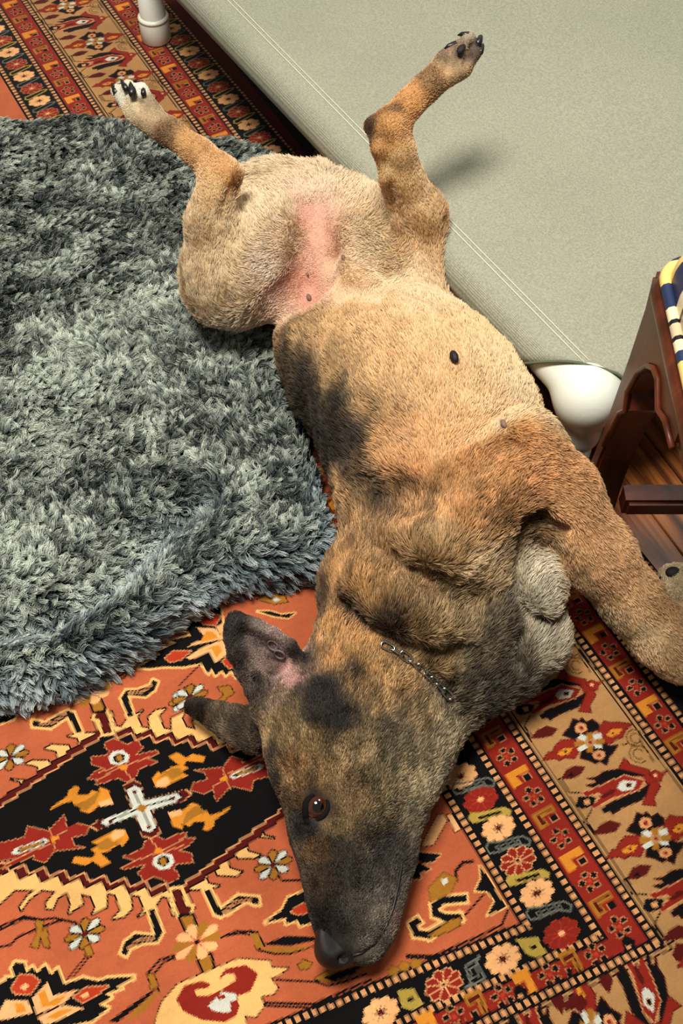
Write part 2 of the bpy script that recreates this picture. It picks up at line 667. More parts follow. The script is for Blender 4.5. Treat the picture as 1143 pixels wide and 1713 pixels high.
# red flowers, gold leaves, central cross
TOPF = [(680, 260), (740, 235), (790, 260), (820, 270), (880, 245), (920, 290), (870, 340), (1000, 310), (1020, 320), (940, 360), (1010, 380), (890, 430), (880, 470), (820, 510), (760, 480),
        (690, 510), (620, 525), (640, 490), (570, 490), (620, 440), (680, 420), (600, 400), (590, 350), (690, 340), (710, 310), (680, 290)]
both('M', TOPF, 'R', 'L', 0.0012)
LEFTF = [(-60, 930), (0, 900), (170, 860), (190, 790), (320, 820), (420, 720), (440, 800), (500, 770), (580, 790), (560, 840), (470, 860), (480, 910), (550, 925), (360, 945), (300, 1020), (230, 1000),
         (230, 970), (60, 1050), (20, 1060), (120, 990), (0, 1010), (-60, 1000)]
both('M', LEFTF, 'R', 'L', 0.0012)
for q in ([(770, 420), (620, 500)], [(790, 410), (960, 350)], [(800, 430), (850, 490)], [(780, 400), (640, 450)]):
    for z in (tr('M', q), 2 * CEN - tr('M', q)): stroke(z, 'L', 0.0010, False)
for q in ([(350, 870), (320, 800)], [(360, 890), (360, 940)], [(380, 850), (440, 810)], [(330, 900), (60, 1020)]):
    for z in (tr('M', q), 2 * CEN - tr('M', q)): stroke(z, 'L', 0.0010, False)
both('M', [(700, 350), (730, 315), (790, 305), (835, 340), (825, 380), (770, 400), (715, 395)], 'W')
both('M', [(730, 350), (765, 325), (805, 340), (800, 375), (760, 390), (735, 375)], 'K')
both('M', [(748, 345), (775, 332), (793, 355), (780, 378), (757, 373)], 'O')
both('M', [(765, 415), (795, 395), (825, 405), (815, 430), (785, 435)], 'G')
both('M', [(85, 960), (110, 930), (300, 865), (325, 880), (290, 910), (120, 970)], 'W')
both('M', [(120, 950), (140, 925), (290, 880), (305, 888), (280, 905), (140, 955)], 'K')
both('M', [(132, 945), (150, 925), (270, 890), (285, 895), (262, 908), (150, 945)], 'O')
both('M', [(335, 855), (385, 850), (390, 870), (355, 885), (345, 905)], 'G')
both('M', [(380, 640), (440, 600), (450, 560), (490, 535), (520, 540), (500, 590), (570, 590), (600, 560), (650, 580), (640, 540), (700, 560), (735, 645), (640, 660), (580, 710), (520, 690), (560, 660), (490, 660), (470, 630), (400, 650), (330, 690), (340, 670)], 'G')
both('M', [(640, 635), (715, 615), (735, 648), (650, 668)], 'P')
both('M', [(490, 650), (560, 625), (650, 560), (620, 640), (560, 690), (540, 690)], 'O')
both('M', [(590, 890), (700, 840), (740, 810), (810, 810), (830, 870), (790, 920), (770, 900), (700, 950), (650, 960), (720, 1020), (660, 1050), (600, 1010), (560, 1040), (470, 1020), (490, 980), (600, 990), (620, 960), (590, 940), (640, 910)], 'G')
both('M', [(710, 850), (745, 815), (805, 812), (800, 850), (740, 880)], 'P')
both('M', [(630, 900), (700, 860), (730, 890), (800, 870), (700, 940), (640, 940)], 'O')
WH = [(440, 440), (465, 425), (485, 435), (497, 475), (600, 450), (615, 462), (595, 480), (515, 505), (535, 560), (515, 575), (490, 570), (470, 520), (375, 555), (357, 545), (375, 530), (460, 500)]
wq = tr('A', WH)
fill(CEN + (wq - CEN) * 1.36, 'L')
fill(CEN + (wq - CEN) * 1.30, 'D')
stroke(wq, 'K', 0.003)
fill(CEN + (wq - CEN) * 1.12, 'K')
fill(CEN + (wq - CEN) * 1.06, 'W')
for q in ([(462, 440), (488, 495)], [(515, 560), (488, 495)], [(600, 464), (488, 495)], [(378, 542), (488, 495)]): stroke(tr('A', q), 'K', 0.0014, False)
fill(tr('A', [(468, 502), (483, 485), (508, 490), (494, 514)]), 'O')
for q in ([(455, 440), (470, 436), (472, 448), (460, 450)], [(505, 560), (520, 556), (520, 568), (508, 570)], [(585, 462), (602, 458), (598, 470), (586, 472)], [(375, 542), (392, 536), (390, 548), (378, 552)]): fill(tr('A', q), 'D')
# candlestick shapes
both('G', [(312, 345), (340, 338), (392, 440), (480, 370), (580, 378), (585, 412), (560, 410), (520, 395), (440, 450), (395, 472), (365, 460)], 'K', 'C', 0.0055)
both('E', [(955, 560), (990, 550), (1045, 700), (1010, 760), (930, 765), (840, 800), (815, 848), (782, 830), (805, 765), (870, 710), (1000, 722)], 'K', 'C', 0.0050)
for c, q in (('G', [(408, 455), (470, 400), (540, 392)]), ('E', [(985, 740), (900, 745), (830, 800)])):
    for z in (tr(c, q), 2 * CEN - tr(c, q)):
        stroke(z, 'L', 0.0030, False); stroke(z, 'D', 0.0013, False)
# stems
both('G', [(155, 345), (190, 340), (215, 425), (240, 430), (235, 455), (190, 460), (180, 440)], 'D', 'K', 0.002, 'C', 0.008)
both('G', [(195, 478), (250, 468), (275, 535), (225, 555)], 'O', 'K', 0.005)
both('G', [(282, 680), (340, 665), (360, 745), (312, 760)], 'O', 'K', 0.005)


FR = np.array([1.0, 0.70])


def petals(c, cols, r, asp=0.55, center='K', r0=0.16, ang=0.0, frame=None, out=None, ow=0.0012):
    """A rosette in rug coordinates."""
    n = len(cols)
    for i, col in enumerate(cols):
        a = ang + 2 * math.pi * i / n
        d = np.array([math.cos(a), math.sin(a)])
        e = np.array([-d[1], d[0]])
        wd = r * math.sin(math.pi / n) * asp * 0.95
        pl = [d * r * 0.14, d * r * 0.55 + e * wd * 0.75, d * r * 0.82 + e * wd, d * r + e * wd * 0.4, d * r - e * wd * 0.4, d * r * 0.82 - e * wd, d * r * 0.55 - e * wd * 0.75]
        pl = np.array(pl)
        pl = pl * FR
        shape(np.asarray(c) + pl, col, out, ow)
    k = [np.array([math.cos(a), math.sin(a)]) * FR * r * r0 for a in np.linspace(0, 2 * math.pi, 9)[:-1]]
    fill(np.asarray(c) + np.array(k), center)


def ctr(crop, x, y): return tr(crop, [(x, y)])[0]


for c in (ctr('G', 275, 600), 2 * CEN - ctr('G', 275, 600)):
    petals(c, ['P', 'O', 'P', 'P', 'O'] * 2, 0.0235, 0.8, 'K', 0.12, 0.3)
for c in (ctr('A', 935, 690), ctr('A', 295, 925), ctr('A', 42, 325), ctr('A', 640, 128), 2 * CEN - ctr('A', 295, 925)):
    petals(c, ['W', 'O'] * 4, 0.0185, 0.62, 'D', 0.2, 0.5, out='K', ow=0.0022)
shape(tr('E', [(550, 800), (585, 780), (605, 830), (590, 855), (560, 850)]), 'O', 'K', 0.002)
for dx in (0, 26): stroke(tr('E', [(560 + dx, 850), (470 + dx, 960), (440 + dx, 1000)]), 'K', 0.0014, False)
# palmette at the bottom
for f in (1, -1):
    def pm(pts):
        q = tr('G', pts)
        return q if f == 1 else 2 * CEN - q
    shape(pm([(60, 1020), (100, 900), (180, 810), (300, 760), (370, 730), (480, 685), (560, 690), (640, 695), (650, 730), (730, 730), (680, 770), (640, 780), (680, 830), (660, 860), (600, 870), (610, 920), (570, 975), (510, 970), (530, 1030), (300, 1100)]), 'C', 'K', 0.002)
    fill(pm([(390, 770), (420, 735), (520, 715), (580, 760), (560, 810), (540, 850), (480, 870), (480, 900), (490, 920), (470, 970), (420, 1002), (300, 990), (210, 950), (170, 890), (210, 820), (300, 795), (345, 810), (330, 830), (265, 840), (270, 870), (330, 870), (400, 840), (470, 790), (460, 760), (420, 760), (385, 790)]), 'R')
    fill(pm([(330, 920), (370, 880), (400, 850), (470, 860), (475, 890), (440, 900), (445, 950), (400, 955), (350, 940)]), 'W')
    fill(pm([(372, 870), (412, 862), (416, 880), (385, 892)]), 'R')
# the black star of the lower left and its twin by the ear
shape(tr('E', [(-40, 1060), (-20, 1040), (60, 1000), (50, 990), (110, 985), (90, 930), (110, 890), (170, 895), (180, 960), (220, 920), (250, 960), (300, 910), (340, 970), (380, 930), (420, 1030), (540, 990), (640, 1010), (700, 990), (860, 980), (860, 990), (740, 1050),
               (790, 1050), (680, 1090), (720, 1110), (640, 1160), (700, 1180), (600, 1260), (400, 1300), (300, 1340), (-40, 1340)]), 'K', 'C', 0.005)
for big, small in (([(215, 1120), (320, 1010), (350, 1100), (510, 1060), (420, 1150), (250, 1220)], [(260, 1090), (300, 1060), (325, 1140), (440, 1090), (380, 1160), (280, 1175)]),
                   ([(50, 1130), (190, 1130), (225, 1210), (60, 1250), (-20, 1260)], [(110, 1150), (160, 1150), (185, 1200), (120, 1215)]),
                   ([(250, 1240), (420, 1160), (550, 1180), (380, 1260), (300, 1290)], [(310, 1240), (420, 1185), (480, 1188), (370, 1250)])):
    fill(tr('E', big), 'P'); fill(tr('E', small), 'G')
for q in ([(90, 1050), (140, 970), (220, 970), (265, 1010), (210, 1090), (110, 1090)], [(480, 1110), (560, 1050), (700, 1040), (610, 1110), (540, 1145)]):
    shape(tr('E', q), 'F', 'L', 0.002)
fill(tr('E', [(140, 1050), (180, 1020), (200, 1040), (170, 1070)]), 'P')
fill(tr('E', [(520, 1100), (570, 1075), (580, 1100), (545, 1120)]), 'P')
shape(tr('N', [(120, 495), (250, 410), (180, 430), (330, 350), (290, 340), (420, 310), (380, 260), (400, 220), (440, 230), (450, 190), (540, 140), (590, 150), (600, 240), (700, 440), (730, 510), (715, 550), (680, 550), (650, 510), (620, 540), (600, 510), (560, 540), (540, 500), (520, 530), (480, 470), (380, 490), (260, 490), (180, 500)]), 'K', 'C', 0.005)
for big, small in (([(450, 262), (560, 270), (610, 330), (500, 352), (390, 378), (450, 345), (510, 330)], [(510, 285), (550, 290), (575, 325), (520, 340), (470, 350)]),
                   ([(390, 440), (480, 380), (600, 335), (640, 410), (560, 470), (525, 405), (420, 450)], [(470, 405), (580, 360), (600, 400), (565, 440), (540, 385)]),
                   ([(560, 260), (600, 240), (680, 390), (620, 400), (610, 330)], [(590, 290), (610, 290), (650, 370), (630, 380)])):
    fill(tr('N', big), 'P'); fill(tr('N', small), 'G')
for q in ([(470, 220), (540, 180), (590, 200), (560, 250), (490, 245)], [(600, 460), (640, 420), (690, 440), (690, 490), (640, 500)], [(270, 440), (320, 400), (420, 400), (360, 450), (300, 465)]):
    shape(tr('N', q), 'F', 'L', 0.002)
shape(tr('N', [(800, 170), (880, 170), (940, 190), (1020, 180), (980, 210), (900, 200)]), 'K', 'C', 0.003)
shape(tr('N', [(800, 100), (860, 70), (950, 75), (980, 115), (900, 130)]), 'O', 'K', 0.002)
fill(tr('N', [(880, 100), (910, 90), (935, 105), (905, 115)]), 'W')
shape(tr('N', [(570, 610), (640, 600), (670, 640), (600, 690), (575, 690), (610, 650)]), 'O', 'K', 0.002)
stroke(tr('N', [(350, 600), (450, 500), (470, 480)]), 'K', 0.0014, False)
shape(tr('N', [(760, 570), (830, 600), (760, 640), (735, 610)]), 'K')
# dark leaf shapes left of the medallion
for q in ([(-10, 430), (90, 410), (185, 415), (130, 445), (100, 490), (-10, 530)],): shape(tr('L', q), 'K', 'C', 0.004)
stroke(tr('L', [(250, 385), (400, 375), (460, 345)]), 'K', 0.002, False)
for q in ([(730, 240), (800, 230), (835, 180), (830, 130)], [(740, 225), (790, 210), (810, 170)]): stroke(tr('L', q), 'K', 0.0018, False)
# scrolling stems in the salmon ground
for crop, q, wd in (('G', [(395, 580), (470, 545), (580, 552), (612, 622)], 0.0018), ('G', [(420, 572), (470, 556), (545, 565), (575, 635)], 0.0014), ('G', [(160, 668), (90, 690), (25, 760), (45, 820)], 0.002), ('G', [(165, 680), (110, 700), (60, 760), (85, 850)], 0.002),
                    ('G', [(575, 640), (660, 660), (740, 660), (860, 620)], 0.0018), ('G', [(670, 790), (760, 795), (870, 800), (930, 820), (1010, 800), (1120, 760)], 0.0018), ('G', [(600, 880), (612, 905), (860, 912), (1000, 850), (1143, 790)], 0.0022),
                    ('G', [(612, 920), (870, 930), (1000, 880), (1143, 815)], 0.0018), ('E', [(0, 670), (170, 600), (280, 620), (360, 610), (500, 640)], 0.0022), ('E', [(0, 690), (170, 615), (240, 620)], 0.0018), ('E', [(-20, 800), (80, 780), (130, 730), (290, 660), (400, 625)], 0.0022),
                    ('D', [(0, 745), (110, 748), (300, 665), (390, 620), (415, 560)], 0.0022), ('D', [(0, 755), (120, 758), (310, 680), (400, 635)], 0.0018), ('D', [(330, 480), (230, 590)], 0.0018), ('D', [(270, 360), (230, 365), (200, 400), (205, 440)], 0.003),
                    ('A', [(785, 930), (860, 915), (890, 975)], 0.002), ('G', [(680, 265), (700, 295), (820, 290)], 0.002)):
    stroke(tr(crop, q), 'K', wd, False)
fill(tr('G', [(540, 560), (580, 556), (605, 622), (575, 635)]), 'O')
shape(tr('G', [(600, 615), (720, 570), (860, 575), (880, 590), (740, 620)]), 'K')
shape(tr('G', [(590, 630), (740, 628), (860, 620), (740, 655), (650, 652)]), 'O')
shape(tr('G', [(30, 760), (60, 760), (80, 830), (45, 835)]), 'O', 'K', 0.002)
shape(tr('E', [(820, 1180), (960, 1080), (1010, 1060), (900, 1160), (760, 1269), (700, 1269)]), 'K')
shape(tr('E', [(880, 1180), (1000, 1080), (1030, 1070), (930, 1200), (800, 1269)]), 'O')
shape(tr('E', [(240, 620), (290, 630), (280, 700), (310, 660), (330, 800), (300, 790), (270, 720), (260, 800), (210, 790), (250, 700)]), 'O', 'K', 0.0016)
shape(tr('G', [(615, 505), (700, 440), (730, 380), (840, 335), (900, 400), (860, 500), (790, 520), (780, 490), (720, 510), (720, 480)]), 'K', 'C', 0.004)
shape(tr('G', [(740, 450), (800, 410), (860, 400), (850, 450), (780, 465)]), 'F', 'L', 0.0015)
shape(tr('G', [(775, 715), (810, 690), (850, 705), (830, 735), (790, 740)]), 'O', 'K', 0.0015)
shape(tr('G', [(865, 785), (910, 750), (1090, 700), (1120, 715), (1030, 775), (930, 805)]), 'O', 'K', 0.0016)
shape(tr('G', [(910, 780), (960, 755), (1100, 712), (1060, 760), (950, 798)]), 'K')
# S scroll, leaf and claw in the near corner of the field
SQ = tr('D', [(45, 605), (25, 620), (40, 655), (90, 662), (215, 590), (160, 590), (118, 575), (115, 545), (150, 520), (235, 512)])
stroke(SQ, 'C', 0.0115, False); stroke(SQ, 'K', 0.0062, False)
shape(tr('D', [(85, 668), (180, 600), (222, 590), (215, 625), (130, 665)]), 'O', 'K', 0.0016)
shape(tr('D', [(90, 470), (150, 405), (205, 430), (180, 490), (100, 525)]), 'O', 'N', 0.002)
fill(tr('D', [(140, 435), (165, 425), (170, 445), (150, 460)]), 'W')
shape(tr('D', [(300, 378), (345, 440), (375, 500), (410, 545), (330, 582), (362, 522), (330, 482), (280, 482), (305, 430)]), 'K', 'C', 0.003)
shape(tr('D', [(75, 265), (125, 170), (150, 165), (165, 190), (110, 290), (60, 300)]), 'P', 'K', 0.002)
shape(tr('D', [(165, 170), (185, 165), (220, 225), (200, 240)]), 'P', 'K', 0.002)
shape(tr('D', [(-30, 340), (30, 320), (140, 330), (110, 360), (60, 370), (100, 390), (50, 410), (60, 430), (-30, 440)]), 'K', 'L', 0.002)
fill(tr('D', [(-20, 350), (40, 345), (60, 365), (0, 385)]), 'F')
for x, y in ((390, 200), (330, 225), (455, 185)): shape(tr('Bt', [(x - 34, y), (x - 10, y - 26), (x + 34, y - 10), (x + 14, y + 24), (x - 22, y + 26)]), 'O', 'N', 0.0014)

# ---- black band: rosettes and little scrolls
BANDF = [('D', 222, 10, 0), ('D', 303, 105, 1), ('D', 376, 222, 0), ('D', 456, 357, 2), ('D', 534, 490, 0), ('D', 635, 655, 1), ('D', 394, 760, 0), ('D', 152, 866, 2), ('Bt', 258, 462, 0)]
for c, x, y, kd in BANDF:
    cc = ctr(c, x, y)
    if kd == 0: petals(cc, ['P'] * 9, 0.0180, 0.86, 'D', 0.17, 0.2)
    elif kd == 1: petals(cc, ['R'] * 9, 0.0180, 0.86, 'P', 0.2, 0.2, out='F', ow=0.001)
    else:
        petals(cc, ['R'] * 9, 0.0180, 0.8, 'K', 0.12, 0.2, out='P', ow=0.0016)
for i, (c, x, y) in enumerate([('D', 272, 48), ('D', 340, 168), ('D', 415, 290), ('D', 495, 425), ('D', 582, 560)]):
    cc = ctr(c, x, y)
    ref = ctr('D', 340, 168)
    q = tr('D', [(252, 182), (262, 160), (300, 158), (400, 135), (430, 150), (425, 172), (378, 168), (300, 198), (268, 204)]) - ref + cc
    inn = tr('D', [(290, 178), (385, 150), (392, 160), (300, 188)]) - ref + cc
    if i % 2: shape(q, 'Y'); fill(inn, 'K')
    else:
        stroke(q, 'E', 0.0018); stroke(inn, 'E', 0.0012)
for i, q in enumerate(([(445, 680), (540, 668), (548, 700), (578, 735), (530, 755), (490, 740)], [(240, 790), (300, 748), (285, 770), (320, 840), (240, 880), (262, 860)], [(-40, 890), (30, 880), (45, 910), (70, 945), (20, 972), (-20, 960)])):
    z = tr('D', q)
    if i != 1: shape(z, 'Y'); fill(z.mean(0) + (z - z.mean(0)) * np.array([0.35, 0.18]), 'K')
    else:
        stroke(z, 'E', 0.002); stroke(z.mean(0) + (z - z.mean(0)) * 0.5, 'E', 0.0014)
# rosettes further along the same bands, as far as the top of the picture shows them
STEP = (ctr('D', 534, 490) - ctr('D', 376, 222))[1]
for k, lo, hi in ((1, ctr('D', 222, 10)[1] + abs(STEP) * 0.5, 1.97), (5, 0.0, 1.97)):
    mid = lambda t: 0.5 * (DF[k][0] + DF[k + 1][0] + (DF[k][1] + DF[k + 1][1]) * t)
    n = 0
    t = lo
    while t < hi:
        r = 0.0175
        cc = np.array([mid(t), t])
        if n % 2: petals(cc, ['R'] * 9, r, 0.85, 'P', 0.16, 0.2, out='L', ow=0.001)
        else: petals(cc, ['P'] * 8, r, 0.86, 'D', 0.17, 0.2)
        tt = t + abs(STEP) * 0.25
        q = np.array([(-0.018, -0.004), (-0.014, -0.007), (0.016, 0.001), (0.020, 0.004), (0.012, 0.006), (-0.016, 0.001)]) + [mid(tt), tt]
        stroke(q, ('Y', 'E')[n % 2], 0.0018)
        t += abs(STEP) * 0.5
        n += 1


# ---- narrow red stripes
def red_motif(c, flip, ax):
    a = ax
    b = np.array([-a[1], a[0]])
    L = lambda u, v: np.asarray(c) + a * u + b * v
    for i in range(5):
        an = 2 * math.pi * i / 5 + 0.4
        p = np.array([math.cos(an), math.sin(an)]) * 0.0075
        q = [L(p[0] + 0.0034 * math.cos(z), p[1] + 0.0026 * math.sin(z)) for z in np.linspace(0, 6.283, 7)[:-1]]
        shape(np.array(q), 'K', 'L', 0.0012)
    fill([L(-0.002, -0.002), L(0.002, -0.002), L(0.002, 0.002), L(-0.002, 0.002)], 'F')


def red_patch(c, kd, ax):
    a = ax
    b = np.array([-a[1], a[0]])
    L = lambda u, v: np.asarray(c) + a * u + b * v
    fill([L(-0.013, -0.009), L(-0.002, -0.008), L(-0.004, 0.001), L(0.011, 0.000), L(0.011, 0.008), L(-0.013, 0.008)], 'G' if kd % 2 else 'O')
    if kd % 2 == 0: fill([L(-0.009, -0.006), L(-0.004, -0.006), L(-0.006, 0.004), L(0.009, 0.003), L(0.009, 0.005), L(-0.009, 0.005)], 'D')
    shape(np.array([L(0.002, -0.008), L(0.009, -0.008), L(0.009, -0.002), L(0.002, -0.002)]), 'K', 'L', 0.0010)


for k in (2, 4):
    t = 0.02
    n = 0
    while t < 1.97:
        sm = 0.5 * (DF[k][0] + DF[k + 1][0] + (DF[k][1] + DF[k + 1][1]) * t)
        if k == 4 or t > BF[3][0] + BF[3][1] * sm + 0.012:
            red_motif((sm, t), n, np.array([1.0, 0.0]))
            red_patch((sm, t + 0.0245), n, np.array([1.0, 0.0]))
        t += 0.0475
        n += 1
n = 0
s = float(DF[2][0]) - 0.012
while s > S0:
    tm = 0.5 * (BF[2][0] + BF[3][0] + (BF[2][1] + BF[3][1]) * s)
    ax = np.array([1.0, BF[2][1]]) / math.hypot(1, BF[2][1])
    red_motif((s, tm), n, ax)
    red_patch((s - 0.0245, tm - 0.0245 * BF[2][1]), n, np.array([ax[1], -ax[0]]))
    s -= 0.0475
    n += 1

# ---- wide tan border: stars and tulips
REF = ctr('R', 500, 272)
STAR = [([(190, 392), (225, 340), (250, 340), (270, 300), (310, 260), (400, 255), (430, 330), (400, 380), (330, 375), (300, 395), (270, 380)], 'R', 'D', 0.002), ([(560, 185), (600, 130), (640, 140), (700, 140), (785, 150), (740, 190), (720, 240), (680, 250), (640, 280), (580, 270)], 'R', 'D', 0.002),
        ([(320, 225), (350, 190), (365, 180), (390, 115), (430, 130), (450, 110), (480, 140), (520, 120), (560, 150), (560, 185), (500, 205), (400, 250)], 'K', 'D', 0.002), ([(440, 380), (450, 330), (600, 280), (640, 300), (690, 290), (665, 330), (650, 350), (630, 370), (615, 425), (570, 400), (540, 415), (500, 395)], 'K', 'D', 0.002),
        ([(395, 270), (460, 262), (475, 285), (405, 305)], 'O', None, 0), ([(480, 208), (522, 208), (522, 250), (490, 256)], 'O', None, 0), ([(490, 300), (525, 298), (522, 342), (478, 340)], 'O', None, 0), ([(540, 254), (602, 248), (602, 280), (545, 288)], 'O', None, 0),
        ([(413, 240), (450, 218), (484, 238), (464, 266)], 'W', None, 0), ([(520, 224), (580, 208), (585, 246), (532, 254)], 'W', None, 0), ([(413, 318), (468, 284), (492, 310), (440, 338)], 'W', None, 0), ([(526, 288), (582, 286), (586, 312), (540, 314)], 'W', None, 0),
        ([(492, 262), (515, 260), (518, 282), (494, 284)], 'R', None, 0), ([(400, 170), (430, 140), (475, 150), (485, 190), (450, 212), (410, 205)], 'L', 'D', 0.001), ([(425, 170), (450, 160), (462, 185), (440, 195)], 'R', None, 0),
        ([(520, 350), (555, 325), (600, 335), (605, 370), (570, 392), (530, 382)], 'L', 'D', 0.001), ([(545, 355), (570, 345), (582, 366), (560, 375)], 'R', None, 0), ([(280, 350), (330, 312), (392, 310), (360, 350), (310, 365)], 'G', 'D', 0.001), ([(320, 335), (350, 322), (345, 345)], 'K', None, 0),
        ([(610, 225), (650, 182), (725, 180), (700, 215), (650, 240)], 'G', 'D', 0.001), ([(640, 212), (665, 200), (660, 220)], 'K', None, 0),
        ([(305, 520), (350, 450), (400, 430), (475, 435), (440, 490), (380, 520)], 'D', None, 0), ([(350, 500), (385, 470), (395, 500)], 'K', None, 0), ([(100, 250), (150, 190), (210, 160), (290, 180), (250, 230), (180, 245)], 'D', None, 0)]
TUL = [([(700, 445), (735, 380), (775, 425), (900, 458), (905, 500), (960, 540), (972, 570), (930, 650), (945, 698), (858, 690), (880, 640), (902, 570), (860, 500), (720, 470)], 'R', 'D', 0.002),
       ([(485, 518), (545, 508), (600, 470), (700, 452), (870, 495), (700, 505), (600, 540), (540, 580), (478, 562), (545, 545), (540, 525)], 'K', 'D', 0.0014), ([(585, 722), (640, 680), (850, 590), (905, 550), (880, 620), (850, 660), (720, 712), (655, 758), (640, 735), (600, 745)], 'K', 'D', 0.0014),
       ([(445, 612), (520, 590), (640, 535), (740, 495), (868, 530), (830, 592), (640, 650), (530, 720), (518, 690), (600, 632), (560, 612), (480, 635)], 'R', 'L', 0.002), ([(560, 640), (640, 590), (680, 590), (660, 620), (590, 650)], 'D', None, 0),
       ([(685, 580), (700, 550), (725, 528), (820, 535), (790, 590), (720, 602)], 'W', None, 0), ([(745, 550), (785, 545), (780, 572), (750, 575)], 'K', 'L', 0.001), ([(408, 702), (425, 640), (500, 635), (545, 645), (520, 700), (450, 722)], 'K', None, 0), ([(458, 665), (500, 652), (505, 688), (472, 695)], 'L', None, 0),
       ([(905, 480), (940, 460), (985, 480), (1025, 460), (990, 500), (980, 535), (930, 530)], 'R', 'D', 0.0014), ([(930, 485), (955, 485), (952, 505), (935, 505)], 'P', None, 0)]
LINES = [[(845, 230), (965, 385)], [(870, 225), (985, 375)], [(835, 250), (930, 400)], [(290, 525), (345, 610)], [(310, 515), (365, 605)], [(365, 610), (440, 612)], [(460, 805), (530, 890)], [(475, 800), (545, 885)], [(520, 715), (475, 800)], [(545, 890), (580, 860)], [(720, 290), (760, 280), (840, 300)], [(290, 525), (320, 510)]]
REP = ctr('R', 940, 920) - REF
REP = np.array([-(DF[3][1] + DF[4][1]) / 2 * 0 + REP[0], REP[1]])


def curl(c):
    for r in (0.0095, 0.0055):
        stroke(np.array([np.asarray(c) + np.array([math.cos(a), math.sin(a)]) * r for a in np.linspace(0, 4.9, 9)]), 'N', 0.0014, False)


def place(tmpl, off, R=None):
    for pts, col, out, ow in tmpl:
        q = tr('R', pts) - REF
        if R is not None: q = q @ R.T
        shape(q + off, col, out, ow)


offs = [REF + REP * n for n in range(-2, 4)]
for o in offs:
    place(STAR, o); place(TUL, o)
    for q in LINES: stroke(tr('R', q) - REF + o, 'K', 0.0014, False)
    for c in ((810, 245), (830, 352)): curl(ctr('R', *c) - REF + o)
s1, s2 = ctr('p', 113.4, 17.8), ctr('p', 160.6, 77.7)
for n in range(-4, 3):
    o = s2 + (s1 - s2) * n
    place(STAR, o); place(TUL, o)
    for q in LINES: stroke(tr('R', q) - REF + o, 'K', 0.0016, False)
    for c in ((810, 245), (830, 352)): curl(ctr('R', *c) - REF + o)
# the bottom run of the tan border
c, s_ = math.cos(math.radians(-98)), math.sin(math.radians(-98))
R90 = np.array([[c, -s_], [s_, c]])
tc = ctr('R', 760, 560) - REF
dB = np.array([-1.0, -BF[3][1]])
dB /= np.linalg.norm(dB)
for n in range(0, 4):
    base = ctr('Co', 880, 600) + dB * n * np.linalg.norm(REP)
    place(TUL, base - R90 @ tc, R90)
    place(STAR, base + dB * np.linalg.norm(REP) * 0.52, R90)
shape(tr('Co', [(1045, 270), (1075, 180), (1160, 190), (1160, 260), (1090, 320)]), 'D')
stroke(tr('Co', [(850, 310), (880, 260), (1060, 165)]), 'K', 0.0014, False)
stroke(tr('Co', [(925, 80), (985, 180), (940, 205)]), 'K', 0.0018, False)
shape(tr('Co', [(255, 620), (330, 550), (400, 560), (440, 610), (390, 690), (340, 650), (280, 680)]), 'D')
# guard stripes again where border ornaments ran over them
for k in (3, 4): dots(k)

# ---- knots: one small face each where the rug shows, larger faces where it stays covered
lut = np.array([lin(PAL[k]) for k in KEYS], np.float32)
img = lut[IMG].reshape(NTT, SS, NS, SS, 3).mean((1, 3))
jit = 1.0 + 0.10 * (RNG.random((NTT, NS, 1)) - 0.5)
row = 1.0 + 0.05 * np.repeat((RNG.random((NTT // 3 + 1, 1, 1)) - 0.5), 3, 0)[:NTT]
img = (img * jit * row * 0.84).astype(np.float32)
rug_z = 0.009
BS = 16
nbs, nbt = NS // BS, NTT // BS
V, Q, CC = [], [], []
cov = []                                            # areas under the blanket and the dog
nv = 0
SEDGE = S0 + nbs * BS * CELL


def world(s, t, z):
    return np.stack([RN[0] * s + RT[0] * t, RN[1] * s + RT[1] * t, np.full_like(s, z)], -1)


for bi in range(nbt):
    for bj in range(nbs):
        s0, t0 = S0 + bj * BS * CELL, T0 + bi * BS * CELL
        cx = RN * (s0 + BS * CELL / 2) + RT * (t0 + BS * CELL / 2)
        x, y = cx
        d = y * math.cos(TH) + CH * math.sin(TH)
        px = 571.5 + FPX * x / d
        py = 856.5 - FPX * (y * math.sin(TH) - CH * math.cos(TH)) / d
        near = py > 930 + max(0, 330 - px) * 0.4 and py < 1850 and -150 < px < 1300
        far_ = py < 330 and -150 < px < 640 and py > -90
        if near or far_:
            n = BS
            step = 1
            if far_: step = 1
        elif 900 < py < 2700 and -700 < px < 1900:
            step = 2
        else:
            step = 4
        m = BS // step
        ss = s0 + np.arange(m + 1) * CELL * step
        ts = t0 + np.arange(m + 1) * CELL * step
        g = world(*np.meshgrid(ss, ts), rug_z).reshape(-1, 3)
        V.append(g)
        a = (np.arange(m)[:, None] * (m + 1) + np.arange(m)[None, :]).ravel() + nv
        Q.append(np.stack([a, a + 1, a + m + 2, a + m + 1], 1))
        cc = img[bi * BS:(bi + 1) * BS, bj * BS:(bj + 1) * BS].reshape(m, step, m, step, 3).mean((1, 3)).reshape(-1, 3)
        CC.append(cc)
        nv += len(g)
